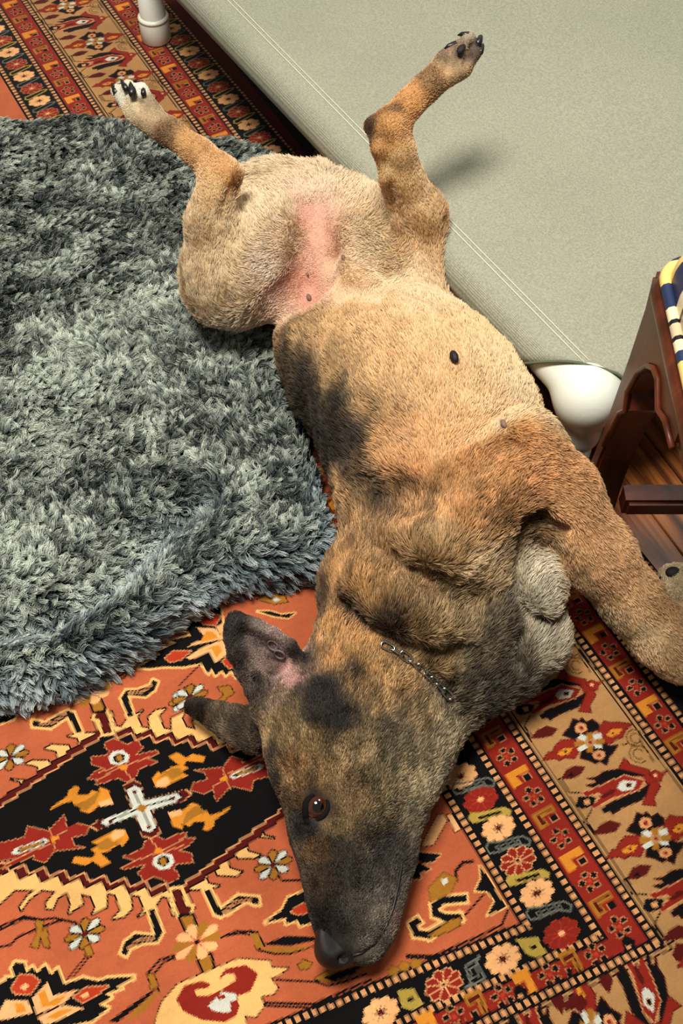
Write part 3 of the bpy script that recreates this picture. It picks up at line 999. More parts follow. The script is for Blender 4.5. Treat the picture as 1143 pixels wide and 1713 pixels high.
# sides and back of the rug
a, b, c_, d_ = (S0, T0), (SEDGE, T0), (SEDGE, T0 + nbt * BS * CELL), (S0, T0 + nbt * BS * CELL)
cs = [a, b, c_, d_]
top = world(np.array([p[0] for p in cs]), np.array([p[1] for p in cs]), rug_z)
bot = world(np.array([p[0] for p in cs]), np.array([p[1] for p in cs]), 0.0003)
V.append(np.concatenate([top, bot]))
Q.append(np.array([[nv, nv + 4, nv + 5, nv + 1], [nv + 1, nv + 5, nv + 6, nv + 2], [nv + 2, nv + 6, nv + 7, nv + 3], [nv + 3, nv + 7, nv + 4, nv], [nv + 7, nv + 6, nv + 5, nv + 4]]))
CC.append(np.tile(lin((40, 18, 16)), (5, 1)))
V, Q, CC = np.concatenate(V), np.concatenate(Q), np.concatenate(CC)
mr = NT('wool_pile', 0.95, 0.05)
at = mr.n('ShaderNodeAttribute', attribute_name='dye')
nz = mr.noise(mr.coord((1, 1, 1)), 14, 4, 0.6)
mr.base(mr.mix(1.0, at.outputs['Color'], mr.ramp(nz.outputs[0], [(0.3, (222, 222, 222)), (0.7, (255, 255, 255))]), 'MULTIPLY'))
n2 = mr.noise(mr.coord((1, 1, 1)), 900, 2, 0.6)
mr.bump(n2.outputs[0], 0.5, 0.0015)
mr.b.inputs['Sheen Weight'].default_value = 0.15
rug = np_mesh('patterned_rug', V, Q, mr.m, None, False)
at = rug.data.attributes.new('dye', 'FLOAT_COLOR', 'FACE')
at.data.foreach_set('color', np.concatenate([CC, np.ones((len(CC), 1))], 1).astype(np.float32).ravel())
tag(rug, 'orange-red oriental rug with floral borders and a black medallion', 'rug')
print('rug faces', len(Q))


# ================================================================== the dog, on its back with its head turned on its side
dog = empty('dog', P(640, 760, 0.0))
tag(dog, 'brindle tan and black shepherd dog sprawled belly-up on the rug', 'dog')
dg0 = np.array(dog.location)
VOX = 0.0032
ds = SDF((-0.40, 0.14, -0.012), (0.45, 1.36, 0.46), VOX)
FLOW = []                                            # (point, direction, spread): how the coat lies


def Qz(x, y, z): return P(x, y, z)


def fl(p, q, s=0.08): FLOW.append((np.asarray(p, float), unit(np.asarray(q, float) - np.asarray(p, float)), s))


# ---- trunk
trunk = [((545, 400), .085, .060), ((615, 530), .105, .068), ((675, 640), .125, .094), ((722, 730), .128, .105), ((742, 830), .125, .104), ((738, 930), .118, .094), ((695, 1020), .105, .080), ((645, 1100), .090, .068), ((605, 1180), .082, .060)]
tp = [Qz(*c, z) for c, z, r in trunk]
ds.chain(tp, [r for _, _, r in trunk], 0.03)
for i in range(len(tp) - 1): fl(tp[i + 1], tp[i], 0.12)
# barrel of the ribs and the soft belly
ds.ell(Qz(700, 690, .145), (.145, .102, .106), tp[4] - tp[2], k=0.03)
ds.ell(Qz(795, 690, .115), (.115, .062, .085), tp[4] - tp[2], k=0.03)
ds.ell(Qz(612, 690, .100), (.115, .052, .070), tp[4] - tp[2], k=0.03)
ds.ell(Qz(545, 620, .100), (.075, .048, .065), tp[4] - tp[2], k=0.03)
ds.ell(Qz(530, 570, .090), (.05, .045, .06), (0, 1, 0), k=0.03)
# pelvis
ds.ell(Qz(540, 400, .115), (.10, .110, .078), (0, 1, 0), k=0.03)
ds.ell(Qz(530, 362, .105), (.048, .098, .070), (0, 1, 0), k=0.025)

# ---- hind legs
# image-left
hipL, kneeL, hockL, ballL = Qz(480, 395, .145), Qz(388, 470, .145), Qz(368, 290, .262), Qz(262, 208, .285)
ds.cone(hipL, .066, kneeL, .050, 0.03)
ds.ell(Qz(412, 442, .140), (.082, .054, .058), kneeL - hipL, k=0.03)
ds.ell(Qz(440, 355, .125), (.066, .055, .060), (0.4, 1, 0), k=0.03)
ds.ell(Qz(440, 428, .145), (.075, .062, .064), (0.6, 1, 0), k=0.03)
ds.chain([Qz(364, 432, .165), Qz(353, 370, .212), Qz(360, 322, .246), hockL], [.036, .0235, .0158, .0170], 0.02)
ds.chain([Qz(362, 380, .195), Qz(383, 318, .245), Qz(391, 293, .256)], [.014, .0060, .0068], 0.010)      # the tendon behind the shank
ds.chain([hockL, Qz(330, 254, .275), Qz(285, 222, .283), ballL], [.0185, .0150, .0142, .0165], 0.010)
ds.cone(Qz(392, 290, .256), .0070, Qz(360, 282, .265), .013, 0.010)
# image-right
hipR, kneeR, hockR, ballR = Qz(598, 395, .145), Qz(696, 465, .160), Qz(658, 212, .335), Qz(735, 128, .365)
ds.cone(hipR, .066, kneeR, .051, 0.03)
ds.ell(Qz(634, 425, .145), (.075, .062, .064), (-0.6, 1, 0), k=0.03)
ds.ell(Qz(662, 430, .145), (.080, .053, .058), kneeR - hipR, k=0.03)
ds.ell(Qz(622, 355, .125), (.066, .055, .060), (-0.4, 1, 0), k=0.03)
ds.ell(Qz(706, 470, .145), (.058, .045, .052), (0.1, 1, 0), k=0.025)
ds.chain([Qz(704, 425, .185), Qz(702, 355, .235), Qz(678, 300, .275), Qz(668, 250, .312), hockR], [.036, .0245, .0160, .0132, .0160], 0.02)
ds.chain([Qz(672, 345, .235), Qz(646, 300, .285), Qz(631, 250, .318), Qz(624, 212, .332)], [.012, .0055, .0050, .0068], 0.010)
ds.cone(Qz(623, 210, .332), .0075, Qz(648, 204, .338), .013, 0.010)
ds.chain([Qz(656, 206, .336), Qz(685, 175, .348), Qz(712, 148, .357), ballR], [.0160, .0138, .0135, .0155], 0.010)
CLAWS, PADS = [], []


def hind_paw(ball, toes, rads, nails):
    for (tip, mid), r in zip(toes, rads):
        ds.chain([ball, mid, tip], [.0115, r * 0.95, r * 0.93], 0.003)
    for a, b, r in nails: CLAWS.append((a, b, r))


bl = ballL
hind_paw(bl, [(Qz(197, 152, .292), Qz(222, 190, .288)), (Qz(214, 146, .304), Qz(235, 178, .298)), (Qz(236, 150, .305), Qz(250, 180, .298)), (Qz(244, 172, .296), Qz(258, 192, .290))], [.0088, .0092, .0092, .0090],
         [(Qz(192, 150, .296), Qz(187, 138, .297), .0036), (Qz(208, 143, .309), Qz(202, 132, .307), .0034), (Qz(220, 150, .3125), Qz(218, 136, .3125), .0038), (Qz(240, 150, .309), Qz(240, 138, .306), .0030)])
ds.ell(Qz(247, 194, .284), (.016, .018, .012), Qz(200, 150, .29) - Qz(262, 208, .285), k=0.012)
bl = ballR
hind_paw(bl, [(Qz(748, 96, .372), Qz(742, 112, .370)), (Qz(762, 82, .380), Qz(752, 105, .374)), (Qz(784, 66, .384), Qz(768, 95, .378)), (Qz(795, 84, .374), Qz(775, 112, .370))], [.0088, .0092, .0094, .0094],
         [(Qz(737, 100, .376), Qz(727, 106, .374), .0034), (Qz(756, 76, .385), Qz(744, 80, .384), .0034), (Qz(778, 58, .389), Qz(766, 58, .388), .0034), (Qz(802, 68, .381), Qz(806, 58, .378), .0040), (Qz(806, 82, .374), Qz(809, 72, .372), .0030)])
ds.ell(Qz(752, 113, .366), (.017, .019, .012), Qz(795, 70, .37) - Qz(735, 128, .365), k=0.012)
PADS += [(Qz(772, 82, .389), (.0065, .0042, .0035), Qz(784, 66, .384) - Qz(762, 95, .378)), (Qz(797, 74, .381), (.0055, .0042, .0035), Qz(797, 64, .384) - Qz(790, 95, .374)), (Qz(222, 150, .3130), (.0065, .0036, .003), Qz(214, 140, .31) - Qz(228, 168, .30))]
# ---- front legs
shR = Qz(770, 900, .155)
elb = Qz(882, 748, .232)
wri = Qz(1108, 1062, .075)
ds.chain([shR, Qz(825, 825, .200), elb], [.060, .048, .030], 0.014)
ds.ell(Qz(790, 850, .185), (.105, .054, .058), Qz(880, 730, .2) - Qz(730, 900, .2), k=0.012)
ds.ell(Qz(880, 722, .232), (.022, .016, .015), (0.3, -1, 0), k=0.014)
ds.chain([elb, Qz(935, 830, .190), Qz(1000, 930, .145), Qz(1060, 1008, .105), wri], [.032, .037, .033, .028, .026], 0.02)
ds.chain([wri, Qz(1140, 1090, .060), Qz(1180, 1060, .055)], [.0295, .027, .026], 0.02)
ds.chain([Qz(1180, 1060, .055), Qz(1175, 1010, .07), Qz(1160, 985, .08)], [.024, .024, .016], 0.02)
ds.chain([Qz(1160, 985, .08), Qz(1135, 965, .085), Qz(1118, 962, .085)], [.014, .0125, .010], 0.010)
ds.chain([Qz(1170, 1000, .08), Qz(1150, 985, .088), Qz(1132, 985, .088)], [.014, .0120, .010], 0.010)
CLAWS.append((Qz(1116, 962, .088), Qz(1102, 968, .086), .0036))
PADS.append((Qz(1128, 958, .0955), (.009, .007, .005), (1, 0, 0)))
# the other foreleg, folded under: upper arm, elbow and fist
ds.ell(Qz(850, 1080, .075), (.066, .048, .052), (0.7, 1, 0), k=0.025)
ds.ell(Qz(820, 1000, .100), (.080, .062, .070), (0.5, 1, 0), k=0.025)
# the other foreleg's elbow and fist, peeping out
ds.ell(Qz(903, 968, .135), (.047, .027, .030), (0.1, 1, 0), k=0.007)
ds.ell(Qz(902, 1066, .090), (.038, .030, .034), (0.3, 1, 0), k=0.008)
# neck folds
ds.ell(Qz(618, 985, .085), (.048, .050, .058), (0.2, 1, 0), k=0.025)
ds.ell(Qz(740, 1130, .070), (.055, .056, .052), (0.4, 1, 0), k=0.025)
# ---- tail, laid out flat behind
ds.chain([Qz(535, 330, .055), Qz(540, 285, .035), Qz(548, 262, .028), Qz(575, 215, .022)], [.024, .014, .011, .008], 0.015)

# ---- head, lying on its right cheek
skull = Qz(555, 1235, .085)
ds.ell(skull, (.086, .063, .068), Qz(590, 1380, .08) - Qz(540, 1150, .09), k=0.025)
ds.ell(Qz(645, 1250, .074), (.076, .054, .058), (0.2, 1, 0), k=0.025)                  # cheek
ds.ell(Qz(695, 1235, .060), (.066, .040, .046), (0.35, 1, 0), k=0.025)                 # throat
ds.ell(Qz(598, 1320, .084), (.060, .052, .050), Qz(610, 1420, .08) - Qz(585, 1250, .09), k=0.02)
ds.chain([Qz(552, 1300, .090), Qz(562, 1390, .082), Qz(570, 1470, .072), Qz(576, 1530, .062), Qz(576, 1566, .056)], [.046, .0385, .0300, .0260, .0225], 0.016)     # bridge of the nose
ds.chain([Qz(640, 1330, .066), Qz(640, 1420, .058), Qz(630, 1490, .052), Qz(620, 1545, .048), Qz(610, 1575, .045)], [.044, .0290, .0235, .0205, .0180], 0.016)     # jaw and flews
ds.chain([Qz(600, 1390, .044), Qz(600, 1480, .040), Qz(594, 1550, .036)], [.040, .030, .022], 0.016)    # far side, resting on the rug
ds.ell(Qz(510, 1306, .120), (.026, .010, .010), (0.15, -1, 0), k=0.014)                # brow
ds.ell(Qz(505, 1262, .112), (.048, .028, .024), (0.1, -1, 0), k=0.02)


# ears: dished sheets
def ear(Le, Re, zr, dip, r, nc=9, nr=7, k=0.006):
    def at_(q, t):
        t = t * (len(q) - 1)
        i = min(int(t), len(q) - 2)
        return np.array(q[i], float) * (1 - (t - i)) + np.array(q[i + 1], float) * (t - i)
    for c in range(nc):
        f = c / (nc - 1)
        col_ = []
        for j in range(nr):
            t = j / (nr - 1)
            a, b = at_(Le, t), at_(Re, t)
            za = float(at_([(z,) for z in zr[0]], t)[0]); zb = float(at_([(z,) for z in zr[1]], t)[0])
            xy = a * (1 - f) + b * f
            col_.append(Qz(xy[0], xy[1], za * (1 - f) + zb * f - dip * (1 - 0.75 * t) * (1 - (2 * f - 1) ** 2)))
        ds.chain(col_, [r] * nr, k)


ear([(440, 1190), (410, 1140), (392, 1098), (383, 1062), (389, 1040)], [(526, 1152), (510, 1112), (486, 1080), (446, 1050), (398, 1036)], ((.110, .130, .146, .156, .160), (.104, .128, .146, .156, .161)), .030, .0048)
ear([(462, 1192), (430, 1190), (395, 1187), (358, 1182), (322, 1178)], [(432, 1256), (405, 1246), (374, 1228), (345, 1202), (322, 1184)], ((.100, .085, .070, .054, .040), (.055, .048, .042, .038, .036)), -.006, .0046, 7)
ds.chain([Qz(446, 1192, .108), Qz(482, 1200, .105), Qz(520, 1172, .106)], [.012, .014, .013], 0.016)
ds.ell(Qz(548, 1152, .116), (.028, .018, .018), (0.4, 1, 0), k=0.02)

# rest on the rug
zax = ds.ax[2][None, None, :]


def clear_of_cot():
    X_, Y_, Z_ = (ds.ax[0][:, None, None], ds.ax[1][None, :, None], ds.ax[2][None, None, :])
    v_ = (X_ - A0[0]) * cb[0] + (Y_ - A0[1]) * cb[1]
    u_ = (X_ - A0[0]) * ca[0] + (Y_ - A0[1]) * ca[1]
    rail = np.hypot(v_, Z_ - ZR) - (RR + 0.004)
    sl = np.maximum(-v_, np.abs(Z_ - ZR) - (RR + 0.004))
    cot_ = np.maximum(np.minimum(rail, sl), -(u_ + RR + 0.01))
    post = np.maximum(np.hypot(u_, v_) - 0.034, Z_ - ZR)
    ds.d = np.maximum(np.maximum(ds.d, -np.minimum(cot_, post)), 0.0105 - Z_).astype(np.float32)


clear_of_cot()

# ---- sculpting strokes on the skin found along lines of sight
p_, q_ = ds.mesh()
tree = bvh_of(p_, q_)


def groove(pts, r, depth, k=0.006):
    """Press a crease into the skin along the given pixels."""
    h = [hit(tree, *p) for p in pts]
    h = [a for a in h if a is not None]
    for (a, na), (b, nb) in zip(h[:-1], h[1:]):
        if np.linalg.norm(a - b) > 0.08: continue
        ds.cone(a + na * (r - depth), r, b + nb * (r - depth), r, k, 'sub')


def ridge(pts, r, lift, k=0.008):
    h = [hit(tree, *p) for p in pts]
    h = [a for a in h if a is not None]
    for (a, na), (b, nb) in zip(h[:-1], h[1:]):
        if np.linalg.norm(a - b) > 0.08: continue
        ds.cone(a - na * (r - lift), r, b - nb * (r - lift), r, k)


# groin: folds of skin between the thighs
groove([(528, 335), (535, 390), (545, 430), (575, 455), (620, 490), (670, 512)], .008, .007, .010)
groove([(540, 430), (555, 470), (600, 500), (640, 512)], .007, .005, .008)
groove([(525, 350), (515, 420), (505, 470), (480, 495), (450, 515)], .018, .003, .020)
groove([(600, 410), (640, 450), (700, 500), (735, 520)], .016, .006, .016)
ridge([(575, 450), (615, 478), (660, 505), (690, 512)], .014, .004, .012)
groove([(395, 552), (445, 545), (500, 528), (540, 515)], .006, .006, .008)
groove([(382, 318), (376, 345), (368, 372)], .004, .005, .004)
groove([(652, 312), (660, 340), (668, 365)], .004, .006, .004)
# gaps between the toes
for q in ([(747, 116), (753, 88)], [(762, 110), (768, 92), (774, 72)], [(778, 108), (786, 90), (792, 74)], [(240, 190), (222, 165), (207, 148)], [(250, 186), (236, 165), (227, 148)], [(258, 190), (250, 174), (243, 160)]):
    groove(q, .0036, .0046, .003)
# armpit, shoulder and neck creases
groove([(720, 815), (790, 780), (850, 745)], .010, .010, .012)
groove([(870, 905), (880, 880), (905, 870), (940, 890)], .009, .014, .008)
groove([(868, 930), (866, 985), (880, 1025), (930, 1035), (950, 1020)], .007, .013, .008)
groove([(870, 1115), (868, 1075), (885, 1040)], .007, .012, .008)
groove([(550, 870), (600, 850), (660, 840), (720, 850)], .016, .012, .02)
groove([(545, 800), (600, 815), (660, 830), (740, 820)], .014, .010, .02)
groove([(535, 985), (580, 1010), (625, 1050), (690, 1075), (760, 1090)], .012, .014, .014)
groove([(560, 900), (640, 940), (720, 985), (800, 1010)], .016, .010, .02)
groove([(640, 1080), (690, 1110), (740, 1150), (772, 1200)], .009, .009, .01)
ridge([(545, 940), (600, 965), (660, 1010), (720, 1040)], .018, .010, .02)
# face: eye socket, mouth line, brow furrow
groove([(470, 1290), (480, 1340), (500, 1400)], .010, .003, .012)
groove([(530, 1349), (531, 1349)], .0165, .0035, .006)
groove([(672, 1418), (668, 1460), (660, 1510), (648, 1550), (628, 1585), (600, 1600)], .0028, .0035, .003)
groove([(575, 1560), (590, 1580), (592, 1600)], .003, .002, .003)
groove([(690, 1300), (680, 1350), (672, 1400)], .012, .003, .012)
clear_of_cot()
p_, q_ = ds.mesh()


def relax(p, q, it, lam=0.5):
    e = np.concatenate([q[:, [0, 1]], q[:, [1, 2]], q[:, [2, 3]], q[:, [3, 0]]])
    n = len(p)
    cnt = np.bincount(e[:, 0], minlength=n) + np.bincount(e[:, 1], minlength=n)
    for _ in range(it):
        acc = np.zeros_like(p)
        for i in range(3):
            acc[:, i] = np.bincount(e[:, 0], p[e[:, 1], i], n) + np.bincount(e[:, 1], p[e[:, 0], i], n)
        p = p + lam * (acc / np.maximum(cnt, 1)[:, None] - p)
    return p


p_ = relax(p_, q_, 2)
tree = bvh_of(p_, q_)
print('dog quads', len(q_))

# ---- coat colours and hair lengths (millimetres) at places on the body; toe gaps carry painted shade
COAT = [
    # groin and belly skin
    (525, 330, (222, 190, 158), 6, 22), (526, 360, (226, 172, 148), 2, 22), (530, 395, (230, 172, 146), 2, 22), (515, 430, (222, 170, 144), 3, 22), (560, 440, (230, 184, 146), 3, 22), (500, 470, (222, 160, 134), 3, 26), (520, 495, (224, 160, 134), 2, 22),
    (460, 490, (222, 178, 150), 5, 26), (450, 520, (228, 190, 152), 7, 26), (590, 475, (236, 196, 146), 4, 24), (640, 490, (238, 202, 148), 4, 26), (690, 512, (228, 190, 134), 6, 24),
    (380, 420, (224, 196, 142), 12, 40), (340, 470, (218, 188, 138), 12, 34), (420, 350, (222, 196, 146), 12, 40), (450, 300, (214, 190, 142), 14, 30), (400, 530, (222, 198, 156), 14, 30), (480, 400, (214, 184, 146), 9, 30), (440, 440, (208, 186, 158), 9, 26), (330, 400, (220, 188, 134), 9, 20),
    (303, 440, (130, 100, 66), 9, 8), (312, 490, (150, 118, 80), 10, 8), (345, 545, (180, 154, 114), 12, 10), (535, 292, (206, 180, 142), 12, 22), (600, 300, (224, 196, 146), 13, 34), (650, 350, (228, 196, 138), 11, 34), (620, 400, (222, 194, 148), 9, 30), (690, 390, (224, 182, 120), 10, 34),
    (660, 450, (228, 198, 146), 9, 34), (735, 400, (204, 164, 108), 10, 22), (757, 430, (92, 70, 46), 9, 10), (752, 490, (128, 100, 66), 10, 11), (720, 490, (216, 186, 136), 10, 24), (720, 340, (222, 184, 124), 7, 20), (742, 372, (150, 114, 72), 7, 8),
    # hind legs; the dark toe-gap samples paint shade into the coat
    (675, 270, (228, 190, 130), 3, 26), (690, 315, (226, 186, 124), 6, 24), (650, 222, (204, 152, 90), 3, 20), (620, 212, (72, 48, 34), 3, 14), (632, 260, (186, 136, 82), 3, 14), (690, 172, (198, 142, 80), 3, 24), (660, 185, (120, 84, 50), 3, 12), (725, 138, (140, 104, 66), 3, 18), (755, 120, (176, 144, 100), 1.6, 16), (769, 92, (56, 45, 38), 1.0, 6), (787, 92, (60, 48, 40), 1.0, 5), (752, 100, (60, 48, 40), 1.0, 4), (760, 90, (160, 134, 102), 1.2, 7), (778, 85, (150, 126, 98), 1.2, 7), (225, 166, (110, 94, 72), 1.0, 5), (238, 168, (104, 88, 68), 1.0, 5), (765, 110, (150, 124, 92), 1.6, 14), (795, 80, (92, 76, 64), 1.6, 14), (750, 98, (120, 98, 76), 1.6, 12), (790, 60, (160, 148, 124), 1.6, 10),
    (355, 330, (226, 188, 128), 5, 24), (345, 300, (214, 170, 110), 5, 20), (368, 285, (204, 152, 94), 3, 18), (393, 300, (150, 100, 56), 5, 14), (315, 248, (190, 142, 86), 3, 22), (275, 222, (122, 92, 60), 3, 16), (245, 195, (170, 146, 110), 1.6, 18), (222, 180, (190, 170, 132), 1.6, 14), (205, 155, (206, 200, 180), 1.6, 12), (250, 168, (150, 132, 104), 1.6, 12), (235, 150, (224, 222, 206), 1.6, 10), (535, 262, (110, 88, 62), 14, 30),
    # barrel
    (470, 570, (116, 92, 60), 12, 26), (500, 560, (162, 128, 80), 12, 26), (480, 610, (70, 57, 40), 12, 32), (560, 545, (188, 148, 94), 11, 36), (640, 545, (204, 162, 104), 10, 40), (740, 560, (210, 172, 112), 10, 40), (820, 590, (216, 182, 122), 10, 36), (560, 620, (168, 132, 82), 11, 34), (640, 620, (198, 156, 98), 10, 40), (720, 640, (208, 166, 106), 10, 40), (800, 660, (222, 182, 120), 9, 40), (870, 640, (212, 184, 130), 9, 30), (910, 690, (196, 168, 120), 9, 26), (850, 700, (226, 190, 130), 8, 24),
    (520, 680, (50, 41, 31), 12, 38), (545, 740, (40, 33, 26), 12, 40), (590, 735, (48, 40, 31), 12, 36), (560, 700, (52, 43, 32), 12, 32), (610, 690, (176, 138, 84), 11, 28), (640, 745, (190, 142, 84), 11, 32), (600, 770, (96, 76, 50), 12, 22), (700, 740, (208, 156, 94), 10, 36), (770, 730, (214, 166, 102), 9, 34), (700, 780, (196, 140, 80), 11, 30),
    # elbow and foreleg
    (880, 725, (184, 128, 70), 8, 20), (860, 745, (176, 122, 66), 8, 16), (820, 758, (180, 126, 70), 9, 16), (780, 772, (182, 128, 72), 9, 16), (740, 790, (176, 124, 70), 10, 16), (835, 712, (228, 194, 136), 8, 16), (790, 735, (224, 182, 118), 8, 16), (740, 755, (214, 164, 100), 9, 16), (840, 770, (188, 134, 76), 9, 28), (800, 800, (176, 126, 70), 10, 28), (925, 790, (190, 136, 78), 8, 28), (880, 830, (168, 118, 66), 9, 26), (900, 880, (116, 86, 54), 9, 20), (975, 880, (198, 148, 92), 7, 30), (1030, 960, (198, 150, 96), 6, 30), (985, 985, (168, 134, 90), 6, 22), (1020, 1040, (150, 124, 86), 6, 22), (1085, 1060, (206, 174, 120), 6, 22), (1110, 1020, (188, 146, 94), 6, 26), (1125, 1095, (190, 154, 104), 6, 22), (1130, 970, (190, 170, 130), 4, 16), (950, 940, (150, 112, 68), 7, 20),
    # chest and neck
    (570, 820, (168, 128, 76), 14, 24), (560, 860, (74, 58, 42), 14, 20), (620, 800, (120, 94, 60), 13, 22), (640, 830, (88, 70, 48), 14, 22), (690, 815, (120, 88, 54), 13, 20), (600, 890, (150, 112, 68), 15, 26), (700, 860, (150, 110, 64), 14, 28), (780, 850, (172, 122, 66), 12, 28), (830, 880, (150, 110, 64), 12, 22), (660, 920, (158, 120, 74), 15, 30), (740, 920, (166, 132, 84), 15, 30), (800, 950, (184, 158, 116), 15, 26), (850, 920, (140, 114, 78), 13, 20),
    (905, 955, (186, 174, 146), 12, 26), (900, 1005, (172, 164, 140), 12, 22), (915, 1070, (176, 166, 140), 13, 24), (870, 1090, (120, 110, 90), 14, 22), (850, 1040, (96, 86, 68), 14, 24), (780, 1010, (140, 116, 78), 15, 26), (700, 990, (132, 102, 64), 15, 26), (570, 960, (176, 128, 68), 15, 20), (620, 985, (168, 124, 68), 15, 22), (545, 1000, (70, 52, 34), 14, 16), (600, 1025, (64, 48, 34), 14, 18), (650, 1045, (70, 55, 40), 14, 18), (560, 1045, (160, 116, 62), 13, 18), (600, 1075, (180, 132, 72), 12, 20), (690, 1060, (136, 106, 66), 14, 20), (750, 1050, (156, 130, 86), 14, 24),
    (730, 1110, (140, 112, 70), 13, 20), (800, 1100, (104, 92, 72), 14, 22), (800, 1150, (82, 74, 60), 14, 24), (860, 1130, (90, 82, 68), 14, 22), (760, 1180, (88, 78, 60), 12, 20),
    # head
    (560, 1105, (164, 118, 62), 10, 18), (620, 1120, (150, 112, 62), 10, 20), (600, 1150, (120, 90, 52), 9, 18), (670, 1150, (146, 112, 66), 10, 20), (700, 1195, (112, 92, 60), 9, 22), (745, 1240, (140, 124, 92), 9, 22), (640, 1190, (120, 94, 56), 8, 20), (545, 1160, (34, 27, 22), 8, 16), (526, 1168, (36, 29, 23), 6, 11), (532, 1192, (38, 31, 24), 6, 12), (515, 1195, (52, 42, 31), 6, 10), (455, 1262, (48, 38, 26), 4, 9), (466, 1310, (44, 35, 25), 4, 9), (458, 1400, (40, 31, 22), 4, 10), (500, 1450, (52, 39, 26), 3, 12), (560, 1195, (30, 25, 20), 8, 16), (575, 1215, (40, 33, 25), 7, 14), (600, 1135, (44, 35, 26), 8, 12),
    (470, 1225, (108, 86, 50), 6, 20), (520, 1235, (112, 90, 54), 6, 20), (590, 1250, (112, 92, 60), 6, 22), (650, 1250, (92, 80, 56), 7, 22), (650, 1215, (84, 72, 52), 7, 18), (710, 1290, (132, 116, 84), 7, 24), (730, 1310, (150, 136, 106), 7, 18), (640, 1300, (96, 82, 56), 6, 22), (445, 1290, (88, 66, 40), 5, 18), (490, 1290, (126, 92, 52), 5, 18), (540, 1300, (110, 84, 50), 5, 18), (590, 1330, (116, 92, 60), 5, 20), (650, 1360, (104, 90, 64), 5, 22), (690, 1360, (110, 98, 74), 6, 18),
    (462, 1350, (66, 50, 32), 4, 14), (480, 1380, (84, 62, 38), 4, 16), (500, 1340, (96, 70, 40), 4, 12), (515, 1385, (26, 23, 22), 3, 16), (530, 1325, (48, 37, 27), 3, 12), (552, 1350, (56, 44, 31), 3, 10), (508, 1348, (52, 40, 29), 3, 10), (565, 1380, (108, 86, 54), 4, 16), (530, 1425, (74, 54, 33), 4, 18), (580, 1430, (60, 52, 42), 4, 18), (640, 1420, (52, 47, 42), 4, 20), (600, 1470, (50, 45, 38), 4, 20), (650, 1480, (66, 60, 52), 4, 16), (545, 1480, (52, 40, 28), 3, 16), (550, 1540, (36, 31, 27), 3, 16), (600, 1520, (76, 70, 60), 3, 18), (635, 1530, (104, 96, 82), 3, 16), (610, 1570, (88, 82, 72), 3, 14), (660, 1530, (84, 66, 54), 3, 10), (580, 1595, (40, 35, 30), 2, 10),
    # ears
    (385, 1050, (46, 40, 36), 4, 16), (400, 1100, (52, 44, 38), 4, 14), (430, 1140, (60, 50, 42), 5, 14), (420, 1070, (126, 110, 102), 2, 18), (450, 1080, (150, 128, 120), 2, 22), (440, 1110, (150, 126, 116), 2, 20), (475, 1115, (186, 138, 130), 2, 18), (490, 1140, (176, 128, 122), 2, 12), (500, 1090, (44, 37, 32), 4, 12), (470, 1050, (44, 38, 34), 4, 14), (515, 1120, (90, 70, 58), 5, 10), (470, 1165, (120, 98, 74), 6, 12),
    (370, 1205, (84, 70, 52), 4, 20), (410, 1225, (66, 54, 40), 4, 16), (330, 1185, (44, 36, 30), 4, 14), (370, 1245, (30, 25, 21), 4, 12), (425, 1262, (40, 32, 26), 5, 12)]
cpos, ccol, clen, csig = [], [], [], []
for x, y, c, L, rpx in COAT:
    h = hit(tree, x, y)
    if h is None: continue
    cpos.append(h[0]); ccol.append(lin(c)); clen.append(L); csig.append(rpx / 1650.0)
cpos, ccol, clen, csig = np.array(cpos), np.array(ccol), np.array(clen, float), np.array(csig)


def coat(pts):
    """Blend of the coat samples round each point: colour and hair length."""
    out = np.zeros((len(pts), 4))
    pts = np.asarray(pts) + 0.006 * np.stack([vnoise(pts, 45, 41), vnoise(pts, 45, 42), vnoise(pts, 45, 43)], 1)
    for i in range(0, len(pts), 20000):
        d2_ = ((pts[i:i + 20000, None, :] - cpos[None]) ** 2).sum(-1)
        ww = 1.0 / (d2_ / csig[None] ** 2 + 0.25) ** 2.2
        ww /= ww.sum(1, keepdims=True)
        out[i:i + 20000, :3] = np.exp(ww @ np.log(ccol + 1e-4))
        out[i:i + 20000, 3] = ww @ clen
    return out


vc = coat(p_)
mk = NT('skin_and_undercoat', 0.7, 0.2)
a_ = mk.n('ShaderNodeAttribute', attribute_name='coat')
nzz = mk.noise(mk.coord((1, 1, 1)), 380, 3, 0.6)
mk.base(mk.mix(1.0, a_.outputs['Color'], mk.ramp(nzz.outputs[0], [(0.3, (200, 200, 200)), (0.7, (255, 255, 255))]), 'MULTIPLY'))
mk.bump(nzz.outputs[0], 0.3, 0.0015)
body = np_mesh('body', p_ - dg0, q_, mk.m, dog)
at = body.data.attributes.new('coat', 'FLOAT_COLOR', 'POINT')
at.data.foreach_set('color', np.concatenate([vc[:, :3], np.ones((len(vc), 1))], 1).astype(np.float32).ravel())

